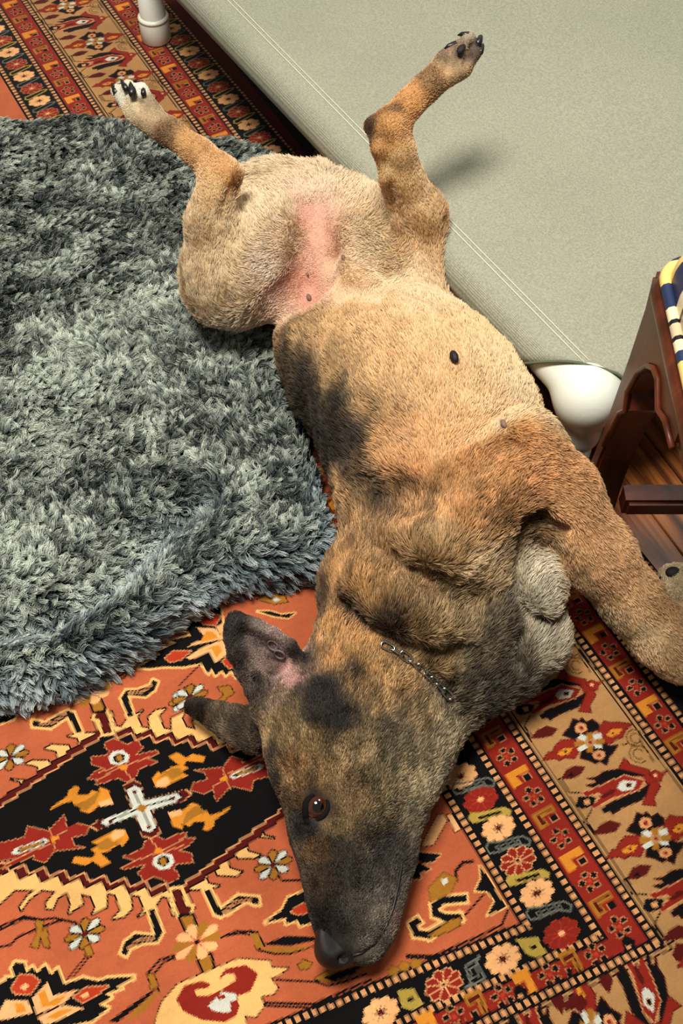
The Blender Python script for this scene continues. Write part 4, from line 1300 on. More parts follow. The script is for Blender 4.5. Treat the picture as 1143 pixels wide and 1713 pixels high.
# ---- how the hair lies: backwards along the trunk, down the limbs, fanning out of the groin
for a, b in ((hipL, kneeL), (Qz(338, 440, .165), hockL), (hockL, ballL), (ballL, Qz(210, 155, .29)), (hipR, kneeR), (Qz(722, 430, .185), hockR), (hockR, ballR), (ballR, Qz(790, 70, .38)), (shR, elb), (elb, Qz(1000, 930, .145)), (Qz(1000, 930, .145), wri)):
    fl(a, b, 0.045); fl((np.asarray(a) + b) / 2, b, 0.045); fl(np.asarray(a) * 0.25 + np.asarray(b) * 0.75, b + (np.asarray(b) - a), 0.045)
for (x0, y0, x1, y1, z, s) in ((525, 330, 460, 300, .2, .03), (515, 400, 430, 400, .2, .035), (480, 450, 400, 480, .2, .035), (450, 520, 380, 560, .2, .03), (540, 330, 600, 300, .2, .03), (560, 400, 640, 390, .2, .035), (620, 440, 700, 470, .2, .035), (430, 350, 400, 290, .2, .03), (650, 330, 640, 290, .2, .03),
                               (580, 1580, 570, 1480, .09, .03), (600, 1480, 590, 1380, .1, .04), (560, 1380, 520, 1280, .11, .04), (640, 1420, 680, 1320, .09, .04), (560, 1300, 560, 1200, .13, .04), (660, 1320, 720, 1230, .11, .04), (480, 1300, 470, 1220, .1, .03), (490, 1150, 400, 1050, .14, .03), (440, 1220, 330, 1180, .07, .03), (600, 1200, 600, 1100, .13, .05),
                               (720, 1200, 760, 1120, .1, .05), (700, 1080, 740, 980, .17, .06), (900, 1050, 930, 960, .1, .03), (905, 980, 890, 1030, .13, .025), (800, 1000, 830, 920, .16, .05), (620, 760, 560, 740, .2, .04)):
    fl(Qz(x0, y0, z), Qz(x1, y1, z), s)
fpos = np.array([f[0] for f in FLOW]); fdir = np.array([f[1] for f in FLOW]); fsig = np.array([f[2] for f in FLOW])


def flow(pts):
    out = np.zeros((len(pts), 3))
    for i in range(0, len(pts), 20000):
        d2_ = ((pts[i:i + 20000, None, :] - fpos[None]) ** 2).sum(-1)
        ww = np.exp(-np.minimum(d2_ / fsig[None] ** 2, 300)) * (0.05 / fsig[None]) + 1e-7 / (d2_ + 1e-4)
        out[i:i + 20000] = ww @ fdir
    return unit(out)


eh_ = hit(tree, 530, 1349)
ecen_ = eh_[0]


def dog_fur():
    N = 400000
    pos, nrm, (ti, w0, u, v) = sample_surface(p_, q_, N, lambda c, n: (n[:, 2] > -0.55) * (c[:, 2] > 0.013) * (1 + 1.0 * (c[:, 1] < 0.50)))
    cl = vc[ti[:, 0]] * w0 + vc[ti[:, 1]] * u[:, None] + vc[ti[:, 2]] * v[:, None]
    L = cl[:, 3] * 0.001 * (0.75 + 0.5 * RNG.random(N)) * 0.72
    # bare rims round the eye and the nose
    de = np.linalg.norm(pos - ecen_, axis=1)
    dn = np.linalg.norm(pos - Qz(562, 1592, .056), axis=1)
    L = L * np.clip((de - 0.0125) / 0.008, 0.04, 1) * np.clip((dn - 0.020) / 0.012, 0.05, 1)
    f = flow(pos)
    tng = unit(f - nrm * (f * nrm).sum(1, keepdims=True))
    jit_ = np.stack([vnoise(pos, 70, 51), vnoise(pos, 70, 52), vnoise(pos, 70, 53)], 1)
    jit2 = np.stack([vnoise(pos, 200, 54), vnoise(pos, 200, 55), vnoise(pos, 200, 56)], 1)
    tng = unit(tng + 0.35 * jit_ + 0.35 * jit2 + 0.10 * RNG.normal(size=(N, 3)))
    lift = 0.34 + 0.16 * RNG.random((N, 1))
    d0 = unit(tng + nrm * (lift + 0.35))
    d1 = unit(tng + nrm * lift * 0.35)
    K = 4
    P_ = np.zeros((N, K, 3))
    P_[:, 0] = pos - nrm * 0.0006
    for i in range(1, K):
        t = i / (K - 1)
        P_[:, i] = pos + d0 * (L * t * (1 - 0.5 * t))[:, None] + d1 * (L * 0.5 * t * t)[:, None]
    P_[:, :, 2] = np.maximum(P_[:, :, 2], 0.0115)
    rad = np.array([0.00027, 0.00027, 0.00021, 0.00009])[None, :] * (0.75 + 0.5 * RNG.random((N, 1)))
    # brindle: light and dark hairs mixed in streaks
    br = np.clip(0.50 * vnoise(pos * np.array([1.6, 0.8, 1]), 110, 61) + 0.50 * vnoise(pos * np.array([1.5, 0.8, 1]), 48, 62) + 0.40 * RNG.normal(size=N), -1, 1)
    lum = cl[:, :3].mean(1)
    amp = (np.where(lum < 0.22, 0.90, 0.42) * (1 + 0.35 * (pos[:, 1] < 0.47)))[:, None]
    col = cl[:, :3] * np.exp(amp * br[:, None])
    guard = RNG.random(N) < 0.10
    col[guard] *= 0.5
    g_ = col.mean(1, keepdims=True)
    col = g_ + (col - g_) * (0.84 - 0.16 * np.clip((lum - 0.25) / 0.25, 0, 1))[:, None]
    bst = 1.12 + 0.36 * np.clip((lum - 0.10) / 0.25, 0, 1)[:, None]
    col = col * bst * np.array([1.03, 1.0, 0.97])
    col = col * np.minimum(1.0, 0.86 / np.maximum(col.max(1, keepdims=True), 1e-6))
    mf = NT('dog_coat', 0.5, 0.22)
    a = mf.n('ShaderNodeAttribute', attribute_name='coat')
    hi = mf.n('ShaderNodeHairInfo')
    mf.base(mf.mix(1.0, a.outputs['Color'], mf.ramp(hi.outputs['Intercept'], [(0.0, (190, 186, 182)), (0.7, (255, 255, 255))]), 'MULTIPLY'))
    o = hair('fur', P_ - dg0, rad, col, mf.m, dog)
    tag(o, 'short tan and black coat', kind='stuff')


dog_fur()

# ---- eye, nose, claws, pads
def blob(name, c, r, ax, up, mat, parent, seg=20, rings_=12):
    a = unit(np.asarray(ax, float))
    u_ = np.asarray(up, float)
    u_ = unit(u_ - a * (u_ @ a))
    b = np.cross(u_, a)
    vs, fs = [], []
    for i in range(rings_ + 1):
        th = math.pi * i / rings_
        for k in range(seg):
            ph = 2 * math.pi * k / seg
            vs.append(np.asarray(c) + a * r[0] * math.cos(th) + b * r[1] * math.sin(th) * math.cos(ph) + u_ * r[2] * math.sin(th) * math.sin(ph) - dg0)
    for i in range(rings_):
        for k in range(seg): fs.append((i * seg + k, (i + 1) * seg + k, (i + 1) * seg + (k + 1) % seg, i * seg + (k + 1) % seg))
    return mesh_obj(name, vs, fs, mat, parent)


M_CLAW = NT('claw_horn', 0.35, 0.5).base(rgba((24, 21, 22))).m
M_PAD = NT('paw_leather', 0.7, 0.3).base(rgba((26, 24, 26))).m
M_NOSE = NT('nose_leather', 0.38, 0.5)
vz = M_NOSE.n('ShaderNodeTexVoronoi'); vz.inputs['Scale'].default_value = 700
M_NOSE.base(rgba((15, 14, 15))).bump(vz.outputs['Distance'], 0.4, 0.0006)
M_NOSE = M_NOSE.m
for a, b, r in CLAWS:
    d = np.asarray(b) - a
    pts = [a - d * 0.6, a, a + d * 0.5 + np.array([0, 0, 0.0005]), b - np.array([0, 0, 0.0006])]
    vs, fs = tube(pts, [r, r * 0.95, r * 0.7, r * 0.2], 8)
    mesh_obj('claw', [v - dg0 for v in vs], fs, M_CLAW, dog)
for c, r, ax in PADS: blob('paw_pad', c, r, ax, (0, 0, 1), M_PAD, dog, 14, 8)

eh = hit(tree, 530, 1349)
ec, en = eh
view = unit(np.array([0, 0, CH]) - ec)
en = unit(en + view * 0.8)
ER = 0.0125
ecen = ec - en * (ER - 0.0062)
M_EYE = NT('eyeball', 0.05, 0.6)
gc = M_EYE.n('ShaderNodeAttribute', attribute_name='iris')
M_EYE.l(gc.outputs['Color'], M_EYE.b.inputs['Base Color'])
M_EYE.b.inputs['Coat Weight'].default_value = 1.0
M_EYE.b.inputs['Coat Roughness'].default_value = 0.02
gaze = unit(en + np.array([0.10, -0.02, 0.0]))
eye = blob('eye', ecen, (ER, ER, ER), gaze, (0, 1, 0.1), M_EYE.m, dog, 32, 40)
co = np.array([v.co[:] for v in eye.data.vertices]) + dg0 - ecen
ang = np.degrees(np.arccos(np.clip(unit(co) @ gaze, -1, 1)))
ic = np.where(ang[:, None] < 26, lin((6, 5, 5)), np.where(ang[:, None] < 48, lin((60, 28, 12)), np.where(ang[:, None] < 54, lin((14, 9, 7)), lin((70, 56, 50)))))
at = eye.data.attributes.new('iris', 'FLOAT_COLOR', 'POINT')
at.data.foreach_set('color', np.concatenate([ic, np.ones((len(ic), 1))], 1).astype(np.float32).ravel())
# lids: a dark almond rim round the eyeball
e1 = unit(np.array([-0.40, -1.0, 0.0]) - en * (np.array([-0.40, -1.0, 0.0]) @ en))
e2 = np.cross(en, e1)
rimp = []
for k in range(40):
    a = 2 * math.pi * k / 40
    x_, y_ = (0.0140 if math.cos(a) > 0 else 0.0112) * math.cos(a), 0.0086 * math.sin(a) * (1 - 0.30 * max(0, math.cos(a)))
    r2 = x_ * x_ + y_ * y_
    hgt_ = math.sqrt(max((ER + 0.0004) ** 2 - min(r2, ER ** 2 * 0.92), 0))
    rimp.append(ecen + e1 * x_ * 1.10 + e2 * y_ * 1.12 + en * (hgt_ - 0.0022) - dg0)
vs, fs = tube(rimp, 0.0034, 8, close=True)
mesh_obj('eyelid', vs, fs, NT('eyelid_skin', 0.85, 0.08).base(rgba((20, 17, 16))).m, dog)

# nose: a leather pad with two nostrils at the end of the muzzle
nh = Qz(562, 1590, .056)
nsd = SDF(nh - 0.05, nh + 0.05, 0.0016)
ax_n = unit(Qz(575, 1640, .05) - Qz(572, 1540, .062))
nsd.ell(nh, (.0165, .0190, .0175), ax_n, k=0.004)
nsd.ell(Qz(553, 1568, .067), (.019, .013, .012), ax_n, k=0.008)
nsd.ell(Qz(578, 1588, .050), (.014, .012, .014), ax_n, k=0.006)
for c in (Qz(574, 1604, .068), Qz(545, 1606, .052)):
    nsd.ell(c, (.0055, .0040, .0034), unit(np.array([0.9, -0.3, 0.0])), k=0.003, mode='sub')
nsd.d = np.maximum(nsd.d, 0.0108 - nsd.ax[2][None, None, :]).astype(np.float32)
np_, nq_ = nsd.mesh()
np_mesh('nose', np_ - dg0, nq_, M_NOSE, dog)

# dark lip line
lp = [hit(tree, x, y) for x, y in ((674, 1420), (672, 1450), (666, 1485), (658, 1520), (646, 1550), (628, 1578), (606, 1594), (588, 1600))]
lp = [a - n * 0.0002 - dg0 for a, n in (q for q in lp if q)]
vs, fs = tube(lp, [0.0008] + [0.0016] * (len(lp) - 2) + [0.0010], 8)
mesh_obj('lip', vs, fs, NT('lip_skin', 0.4, 0.4).base(rgba((22, 18, 18))).m, dog)
# nipples and ear marks
M_NIP = NT('nipple_skin', 0.6, 0.3).base(rgba((34, 28, 28))).m
M_NIP2 = NT('pale_nipple_skin', 0.6, 0.3).base(rgba((128, 98, 84))).m
for x, y, r, mt in ((757, 603, .0050, M_NIP), (845, 711, .0034, M_NIP2), (518, 499, .0034, M_NIP2), (576, 432, .0026, M_NIP2), (514, 458, .0018, M_NIP2)):
    h = hit(tree, x, y)
    if h: blob('nipple', h[0] + h[1] * (0.006 if mt is M_NIP else 0.002), (r * 1.5, r * 0.85, r), (0.25, -1, 0), h[1], mt, dog, 12, 8)
M_MARK = NT('ear_skin', 0.8, 0.1).base(rgba((112, 98, 98))).m
for x, y in ((458, 1078), (469, 1093)):
    h = hit(tree, x, y)
    if h:
        c, n_ = h
        a1 = unit(np.cross(n_, [0, 0.3, 1.0])); a2 = np.cross(n_, a1)
        vs, fs = tube([c + n_ * 0.0016 + a1 * 0.0052 * math.cos(t) + a2 * 0.0060 * math.sin(t) - dg0 for t in np.linspace(0, 2 * math.pi, 16, endpoint=False)], 0.0011, 6, close=True)
        mesh_obj('ear_fold', vs, fs, M_MARK, dog)

# ================================================================== chain collar
collar = empty('chain_collar', P(700, 1110, 0.15))
tag(collar, 'slim silver chain collar half hidden in the neck fur of the dog', 'collar')
cl0 = np.array(collar.location)
M_ST = NT('steel', 0.18, 0.5).base(rgba((205, 205, 200)))
M_ST.b.inputs['Metallic'].default_value = 1.0
path = []
for x, y in ((648, 1085), (672, 1096), (692, 1108), (712, 1124), (732, 1142), (748, 1160)):
    h = hit(tree, x, y)
    if h: path.append((h[0] + h[1] * 0.0048, h[1]))
link_me = None
arc = [0.0]
for (a, _), (b, _) in zip(path[:-1], path[1:]): arc.append(arc[-1] + np.linalg.norm(b - a))
pos_ = 0.0
i_l = 0
while pos_ < arc[-1]:
    k = max(i for i, s_ in enumerate(arc) if s_ <= pos_)
    k = min(k, len(path) - 2)
    f = (pos_ - arc[k]) / (arc[k + 1] - arc[k])
    c = path[k][0] * (1 - f) + path[k + 1][0] * f
    n_ = unit(path[k][1] * (1 - f) + path[k + 1][1] * f)
    t_ = unit(path[k + 1][0] - path[k][0])
    if link_me is None:
        LL, WW = 0.0066, 0.0033
        ring = []
        for j in range(24):
            a = 2 * math.pi * j / 24
            x_, y_ = math.cos(a), math.sin(a)
            ring.append(np.array([WW * x_ + (LL - WW) * (1 if x_ > 0 else -1) * min(1, abs(x_) * 3), WW * y_, 0]))
        vs, fs = tube(ring, 0.00095, 8, close=True)
        o = mesh_obj('chain_link', vs, fs, M_ST.m, collar)
        link_me = o.data
    else:
        o = bpy.data.objects.new('chain_link', link_me)
        COL.objects.link(o)
        o.parent = collar
    b_ = np.cross(n_, t_)
    if i_l % 2: n2_, b2_ = unit(n_ * 0.5 + b_ * 0.87), None
    else: n2_ = unit(n_ * 0.95 - b_ * 0.2)
    n2_ = unit(n2_ - t_ * (n2_ @ t_))
    b2_ = np.cross(n2_, t_)
    M4 = Matrix(((t_[0], b2_[0], n2_[0], c[0] - cl0[0]), (t_[1], b2_[1], n2_[1], c[1] - cl0[1]), (t_[2], b2_[2], n2_[2], c[2] - cl0[2]), (0, 0, 0, 1)))
    o.matrix_local = M4
    pos_ += 0.0098
    i_l += 1


# ================================================================== faux-fur pet bed
bed = empty('fur_pet_bed', P(150, 650, 0))
tag(bed, 'thick fluffy grey-green faux-fur pet bed under the hind legs of the dog', 'pet bed')
BH = 0.075
outline = [P(x, y, z)[:2] for x, y, z in ((-160, 175, BH), (0, 178, BH), (100, 174, BH), (200, 184, BH), (300, 198, BH), (390, 212, BH), (450, 240, BH), (492, 290, BH), (500, 350, BH),
                                          (470, 440, BH), (452, 520, BH), (455, 600, BH), (500, 700, BH), (525, 790, BH), (532, 860, BH), (527, 925, 0.05), (505, 963, 0.03), (440, 975, 0.02),
                                          (375, 988, 0.02), (320, 1022, 0.02), (260, 1070, 0.02), (190, 1112, 0.02), (110, 1150, 0.02), (20, 1172, 0.02), (-90, 1185, 0.02), (-250, 1150, 0.03), (-300, 900, 0.05), (-260, 400, BH))]
outline = np.array(outline)


def smooth_loop(p, n):
    """Closed Catmull-Rom through p."""
    out = []
    m = len(p)
    for i in range(m):
        a, b, c, d = p[i - 1], p[i], p[(i + 1) % m], p[(i + 2) % m]
        for t in np.linspace(0, 1, n, endpoint=False):
            out.append(0.5 * ((2 * b) + (c - a) * t + (2 * a - 5 * b + 4 * c - d) * t * t + (3 * b - a - 3 * c + d) * t ** 3))
    return np.array(out)


OL = smooth_loop(outline, 5)
bl_lo = np.array([OL[:, 0].min() - 0.03, OL[:, 1].min() - 0.03, -0.012])
bl_hi = np.array([OL[:, 0].max() + 0.03, OL[:, 1].max() + 0.03, 0.13])
bs = SDF(bl_lo, bl_hi, 0.007)
gx, gy = np.meshgrid(bs.ax[0], bs.ax[1], indexing='ij')
d2 = np.full(gx.shape, 9.0)
ins = np.zeros(gx.shape, bool)
for i in range(len(OL)):
    a, b = OL[i - 1], OL[i]
    e = b - a
    t = np.clip(((gx - a[0]) * e[0] + (gy - a[1]) * e[1]) / (e @ e + 1e-12), 0, 1)
    d2 = np.minimum(d2, np.hypot(gx - a[0] - e[0] * t, gy - a[1] - e[1] * t))
    c = ((a[1] > gy) != (b[1] > gy)) & (gx < (b[0] - a[0]) * (gy - a[1]) / (b[1] - a[1] + 1e-12) + a[0])
    ins ^= c
d2 = np.where(ins, -d2, d2)
# the top surface: dimples, a slack fold near the near edge
gp = np.stack([gx, gy, gx * 0], -1)
hgt = BH - 0.012 + 0.008 * vnoise(gp, 9, 3) + 0.006 * vnoise(gp, 19, 4)


def segd(p, q):
    p, q = np.asarray(p)[:2], np.asarray(q)[:2]
    e = q - p
    t = np.clip(((gx - p[0]) * e[0] + (gy - p[1]) * e[1]) / (e @ e), 0, 1)
    return np.hypot(gx - p[0] - e[0] * t, gy - p[1] - e[1] * t)


fold = np.minimum.reduce([segd(P(*a_, 0.06), P(*b_, 0.06)) for a_, b_ in (((345, 845), (270, 885)), ((270, 885), (205, 985)), ((205, 985), (110, 1045)), ((110, 1045), (-60, 1085)))])
hgt = hgt - 0.022 * np.exp(-(fold / 0.016) ** 2)
rim = np.minimum.reduce([segd(P(*a_, 0.06), P(*b_, 0.06)) for a_, b_ in (((520, 900), (400, 935)), ((400, 935), (310, 975)), ((310, 975), (230, 1040)), ((230, 1040), (100, 1095)), ((100, 1095), (-60, 1125)))])
hgt = hgt + 0.010 * np.exp(-(rim / 0.022) ** 2)
R_ = 0.036
zz = bs.ax[2][None, None, :]
qx = d2[:, :, None] + R_
qz = np.abs(zz - (hgt[:, :, None] - 0.002) / 2) - ((hgt[:, :, None] + 0.002) / 2 - R_)
bs.d = (np.minimum(np.maximum(qx, qz), 0) + np.hypot(np.maximum(qx, 0), np.maximum(qz, 0)) - R_).astype(np.float32)
# pressed down where the dog lies on it
ii = [np.clip(np.round((bs.ax[i] - ds.lo[i]) / ds.v).astype(int), 0, ds.n[i] - 1) for i in range(3)]
dd = ds.d[np.ix_(*ii)]
bs.d = np.maximum(bs.d, 0.006 - dd).astype(np.float32)
bp, bq = bs.mesh()
bp[:, 2] = np.maximum(bp[:, 2], 0.0095)
mb = NT('fur_backing', 0.95, 0.05); mb.base(rgba((34, 42, 45)))
bo = np.array(bed.location)
pad = np_mesh('pad', bp - bo, bq, mb.m, bed)
bed_tree = bvh_of(bp, bq)


def bed_fur():
    N = 280000
    pos, nrm, _ = sample_surface(bp, bq, N, lambda c, n: (c[:, 2] > 0.014) * (n[:, 2] > -0.35) * (c[:, 0] > -0.62))
    # locks: the hairs of a lock lean together and meet near its tip
    lk = np.floor(np.stack([pos[:, 0], pos[:, 1], pos[:, 2] * 1.0], 1) / 0.0062 + 0.9 * np.stack([vnoise(pos, 55, 11), vnoise(pos, 55, 12), vnoise(pos, 55, 13) * 0.3], 1)).astype(np.int64)
    _, lid = np.unique(lk[:, 0] * 1000003 + lk[:, 1] * 1009 + lk[:, 2], return_inverse=True)
    nl = lid.max() + 1
    cnt = np.bincount(lid)[:, None]
    lc = np.stack([np.bincount(lid, pos[:, i]) for i in range(3)], 1) / cnt
    ln = unit(np.stack([np.bincount(lid, nrm[:, i]) for i in range(3)], 1))
    h1, h2 = RNG.random(nl), RNG.random(nl)
    ang = 0.7 + 1.9 * vnoise(lc, 8, 21) + 1.4 * vnoise(lc, 25, 22) + (h1 - 0.5) * 2.0
    comb = np.stack([np.cos(ang), np.sin(ang), 0 * ang], 1)
    edge_l = np.clip(1 - ln[:, 2], 0, 1)
    dl = unit(ln * (0.50 + 0.35 * h2[:, None]) + comb * (0.95 - 0.3 * edge_l[:, None]) + np.array([0, 0, -0.35]) * edge_l[:, None] * 1.3)
    Ll = (0.010 + 0.008 * RNG.random(nl)) * (1 + 0.35 * edge_l)
    tip_l = lc + dl * Ll[:, None]
    edge = np.clip(1 - nrm[:, 2], 0, 1)
    K = 6
    P_ = np.zeros((N, K, 3))
    L = Ll[lid] * (0.8 + 0.4 * RNG.random(N))
    d0 = unit(nrm * 0.9 + dl[lid] * 0.5 + 0.15 * RNG.normal(size=(N, 3)))
    pull = 0.42 + 0.25 * RNG.random((N, 1))
    end = (pos + dl[lid] * L[:, None]) * (1 - pull) + tip_l[lid] * pull + 0.0012 * RNG.normal(size=(N, 3))
    perp = unit(np.cross(dl, ln + 0.01))[lid]
    for i in range(K):
        f = i / (K - 1)
        c1_ = pos + d0 * (L * 0.5)[:, None]
        wave = np.sin(h1[lid] * 6.28 + f * 5.5) * 0.0026 * math.sin(math.pi * f)
        P_[:, i] = pos * (1 - f) ** 2 + c1_ * 2 * f * (1 - f) + end * f * f + perp * wave[:, None]
    P_[:, :, 2] = np.maximum(P_[:, :, 2], 0.011)
    rad = np.linspace(0.00042, 0.00016, K)[None, :] * (0.8 + 0.5 * RNG.random((N, 1)))
    tl = np.clip(0.42 + 0.80 * (RNG.random(nl) - 0.5) + 0.50 * vnoise(lc * np.array([1, 1.6, 1]), 34, 31) + 0.45 * vnoise(lc, 11, 32), 0, 1)
    tone = np.clip(tl[lid] + 0.18 * RNG.normal(size=N), 0, 1)
    blue = np.clip(edge * 1.5 * (pos[:, 1] < 0.75), 0, 1)[:, None]
    c0, c1 = lin((30, 37, 38)), lin((222, 230, 212))
    b0, b1 = lin((118, 136, 142)), lin((222, 234, 234))
    col = (c0 + (c1 - c0) * tone[:, None]) * (1 - blue) + (b0 + (b1 - b0) * tone[:, None]) * blue
    mf = NT('faux_fur', 0.55, 0.25)
    a = mf.n('ShaderNodeAttribute', attribute_name='coat')
    hi = mf.n('ShaderNodeHairInfo')
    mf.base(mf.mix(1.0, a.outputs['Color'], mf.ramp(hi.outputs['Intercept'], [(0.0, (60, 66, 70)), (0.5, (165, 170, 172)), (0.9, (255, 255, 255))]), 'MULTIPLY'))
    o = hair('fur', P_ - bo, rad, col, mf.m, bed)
    tag(o, kind='stuff')


bed_fur()

# ================================================================== raised cot
cot = empty('raised_cot', (0, 0, 0))
tag(cot, 'raised pet cot of taut sage-grey mesh on white pipe legs', 'pet cot')


def cw(u, v, z): return np.array([*(A0 + ca * u + cb * v), z])


M_PIPE = NT('white_plastic', 0.28, 0.5).base(rgba((226, 228, 214))).m


def mat_mesh_fabric():
    m = NT('mesh_fabric', 0.75, 0.2)
    rz = -math.atan2(ca[1], ca[0])
    tc = m.n('ShaderNodeTexCoord')
    mp = m.n('ShaderNodeMapping')
    mp.inputs['Rotation'].default_value = (0, 0, rz)
    m.l(tc.outputs['Object'], mp.inputs[0])
    w1 = m.n('ShaderNodeTexWave', wave_type='BANDS', bands_direction='X')
    w2 = m.n('ShaderNodeTexWave', wave_type='BANDS', bands_direction='Y')
    for w_ in (w1, w2):
        w_.inputs['Scale'].default_value = 210.0
        w_.inputs['Distortion'].default_value = 0.6
        w_.inputs['Detail'].default_value = 1.0
        m.l(mp.outputs[0], w_.inputs['Vector'])
    mul = m.math('MULTIPLY', w1.outputs['Fac'], w2.outputs['Fac'])
    n1 = m.noise(mp.outputs[0], 5.0, 3, 0.55)
    nn = m.noise(mp.outputs[0], 420.0, 2, 0.6)
    base = m.ramp(n1.outputs[0], [(0.3, (180, 180, 157)), (0.7, (190, 189, 166))])
    sp = m.ramp(mul, [(0.0, (196, 196, 196)), (0.6, (255, 255, 255))])
    sp2 = m.ramp(nn.outputs[0], [(0.35, (222, 222, 222)), (0.65, (255, 255, 255))])
    m.base(m.mix(1.0, m.mix(1.0, base, sp, 'MULTIPLY'), sp2, 'MULTIPLY'))
    m.bump(mul, 0.35, 0.0006)
    return m.m


M_FAB = mat_mesh_fabric()
PR = 0.0205                                          # bare pipe
# fabric: cross-sections across the cot, wrapped round both side rails; the corners are cut off slantwise
prof = []                                            # (v, z, arc coordinate measured inwards from the rail's crown)
for a in np.linspace(math.radians(255), math.radians(92), 12): prof.append((RR * math.cos(a), ZR + RR * math.sin(a), -RR * (a - math.pi / 2)))


def top_z(v): return ZR + RR - 0.014 * math.sin(math.pi * min(max(v, 0), WID) / WID) ** 0.7


for v in np.concatenate([np.linspace(0.002, 0.06, 8), np.linspace(0.09, WID - 0.09, 20), np.linspace(WID - 0.06, WID - 0.002, 8)]): prof.append((v, top_z(v), min(v, WID - v)))
for a in np.linspace(math.radians(88), math.radians(-75), 12): prof.append((WID + RR * math.cos(a), ZR + RR * math.sin(a), -RR * (math.pi / 2 - a)))


def hem_u(q): return min(max(0.020 - 1.05 * q, -RR), 0.085)


NU = 70
fv, ff = [], []
for i in range(NU):
    for (v, z, q) in prof:
        lo, hi = hem_u(q), LEN - hem_u(q)
        uu = lo + (hi - lo) * (i / (NU - 1))
        over = max(0, -uu, uu - LEN)
        fv.append(cw(uu, v, z - (over / RR) ** 2 * RR * 0.9))
us = range(NU)
npf = len(prof)
for i in range(len(us) - 1):
    for k in range(npf - 1):
        ff.append((i * npf + k, i * npf + k + 1, (i + 1) * npf + k + 1, (i + 1) * npf + k))
fab = mesh_obj('fabric', fv, ff, M_FAB, cot)
so = fab.modifiers.new('thickness', 'SOLIDIFY'); so.thickness = 0.0022; so.offset = -1
# stitched seams: raised double rows of thread along both sides
M_TH = NT('thread', 0.8, 0.2).base(rgba((206, 205, 182))).m
for side in (0.004, 0.011, WID - 0.004, WID - 0.011):
    vs, fs = tube([cw(u, side, top_z(side) + 0.0008) for u in np.linspace(0.018, LEN - 0.018, 60)], 0.0007, 5)
    mesh_obj('seam', vs, fs, M_TH, fab)
hem = []
for (v, z, q) in prof[:22]:
    uu = hem_u(q)
    hem.append(cw(uu, v, z - (max(0, -uu) / RR) ** 2 * RR * 0.9 + 0.0003))
vs, fs = tube(hem, 0.0017, 6)
mesh_obj('hem', vs, fs, NT('hem_tape', 0.8, 0.2).base(rgba((96, 98, 80))).m, fab)
# pipes
for nm, a, b in (('side_rail', cw(0.03, 0, ZR), cw(LEN - 0.03, 0, ZR)), ('side_rail', cw(0.03, WID, ZR), cw(LEN - 0.03, WID, ZR)), ('end_rail', cw(0, 0.03, ZR), cw(0, WID - 0.03, ZR)), ('end_rail', cw(LEN, 0.03, ZR), cw(LEN, WID - 0.03, ZR))):
    vs, fs = tube([a, a + (b - a) * 0.5, b], PR - 0.001, 16)
    mesh_obj(nm, vs, fs, M_PIPE, cot)
# corner elbows and legs
for u, v in ((0, 0), (LEN, 0), (0, WID), (LEN, WID)):
    c = cw(u, v, ZR)
    du = np.array([*(ca * (1 if u == 0 else -1)), 0])
    dv = np.array([*(cb * (1 if v == 0 else -1)), 0])
    s3 = SDF(c - 0.11, c + 0.11, 0.0032)
    s3.cone(c, 0.026, c + du * 0.075, 0.0245, 0.012)
    s3.cone(c - np.array([0, 0, 0.006]), 0.024, c + dv * 0.060 - np.array([0, 0, 0.006]), 0.0195, 0.018)
    s3.cone(c, 0.026, c - np.array([0, 0, 0.06]), 0.0255, 0.022)
    s3.ell(c + np.array([0, 0, -0.004]), (0.030, 0.030, 0.028), k=0.012)
    p3, q3 = s3.mesh()
    np_mesh('corner_elbow', p3, q3, M_PIPE, cot)
    zb = 0.0095 if v == 0 else 0.0005
    vs, fs = lathe([(0.0195, zb + 0.006), (0.0205, zb + 0.02), (0.0205, ZR - 0.04)], 28, (*c[:2], 0))
    leg = mesh_obj('leg', vs, fs, M_PIPE, cot)
    vs, fs = lathe([(0.0215, zb), (0.0240, zb + 0.003), (0.0240, zb + 0.034), (0.0232, zb + 0.037), (0.0245, zb + 0.038), (0.0245, zb + 0.041), (0.0210, zb + 0.043)], 28, (*c[:2], 0))
    mesh_obj('leg_cap', vs, fs, M_PIPE, leg)

# ================================================================== carved bench with a striped cushion
bench = empty('carved_bench', (0.45, 0.45, 0))
tag(bench, 'dark mahogany bench with carved arched brackets and a striped cushion', 'bench')


def mat_mahogany():
    m = NT('mahogany', 0.42, 0.3)
    v = m.coord((30, 30, 4))
    n1 = m.noise(v, 1.0, 4, 0.6, 0.6)
    m.base(m.ramp(n1.outputs[0], [(0.3, (36, 14, 7)), (0.55, (86, 38, 19)), (0.75, (116, 56, 30))]))
    m.b.inputs['Coat Weight'].default_value = 0.08
    m.b.inputs['Coat Roughness'].default_value = 0.15
    return m.m


M_MAH = mat_mahogany()
BX, BY = 0.2605, -0.06                                 # left face and near end
BW, BLEN = 0.38, 0.785                                # across and along
bo2 = np.array([0.45, 0.45, 0.0])


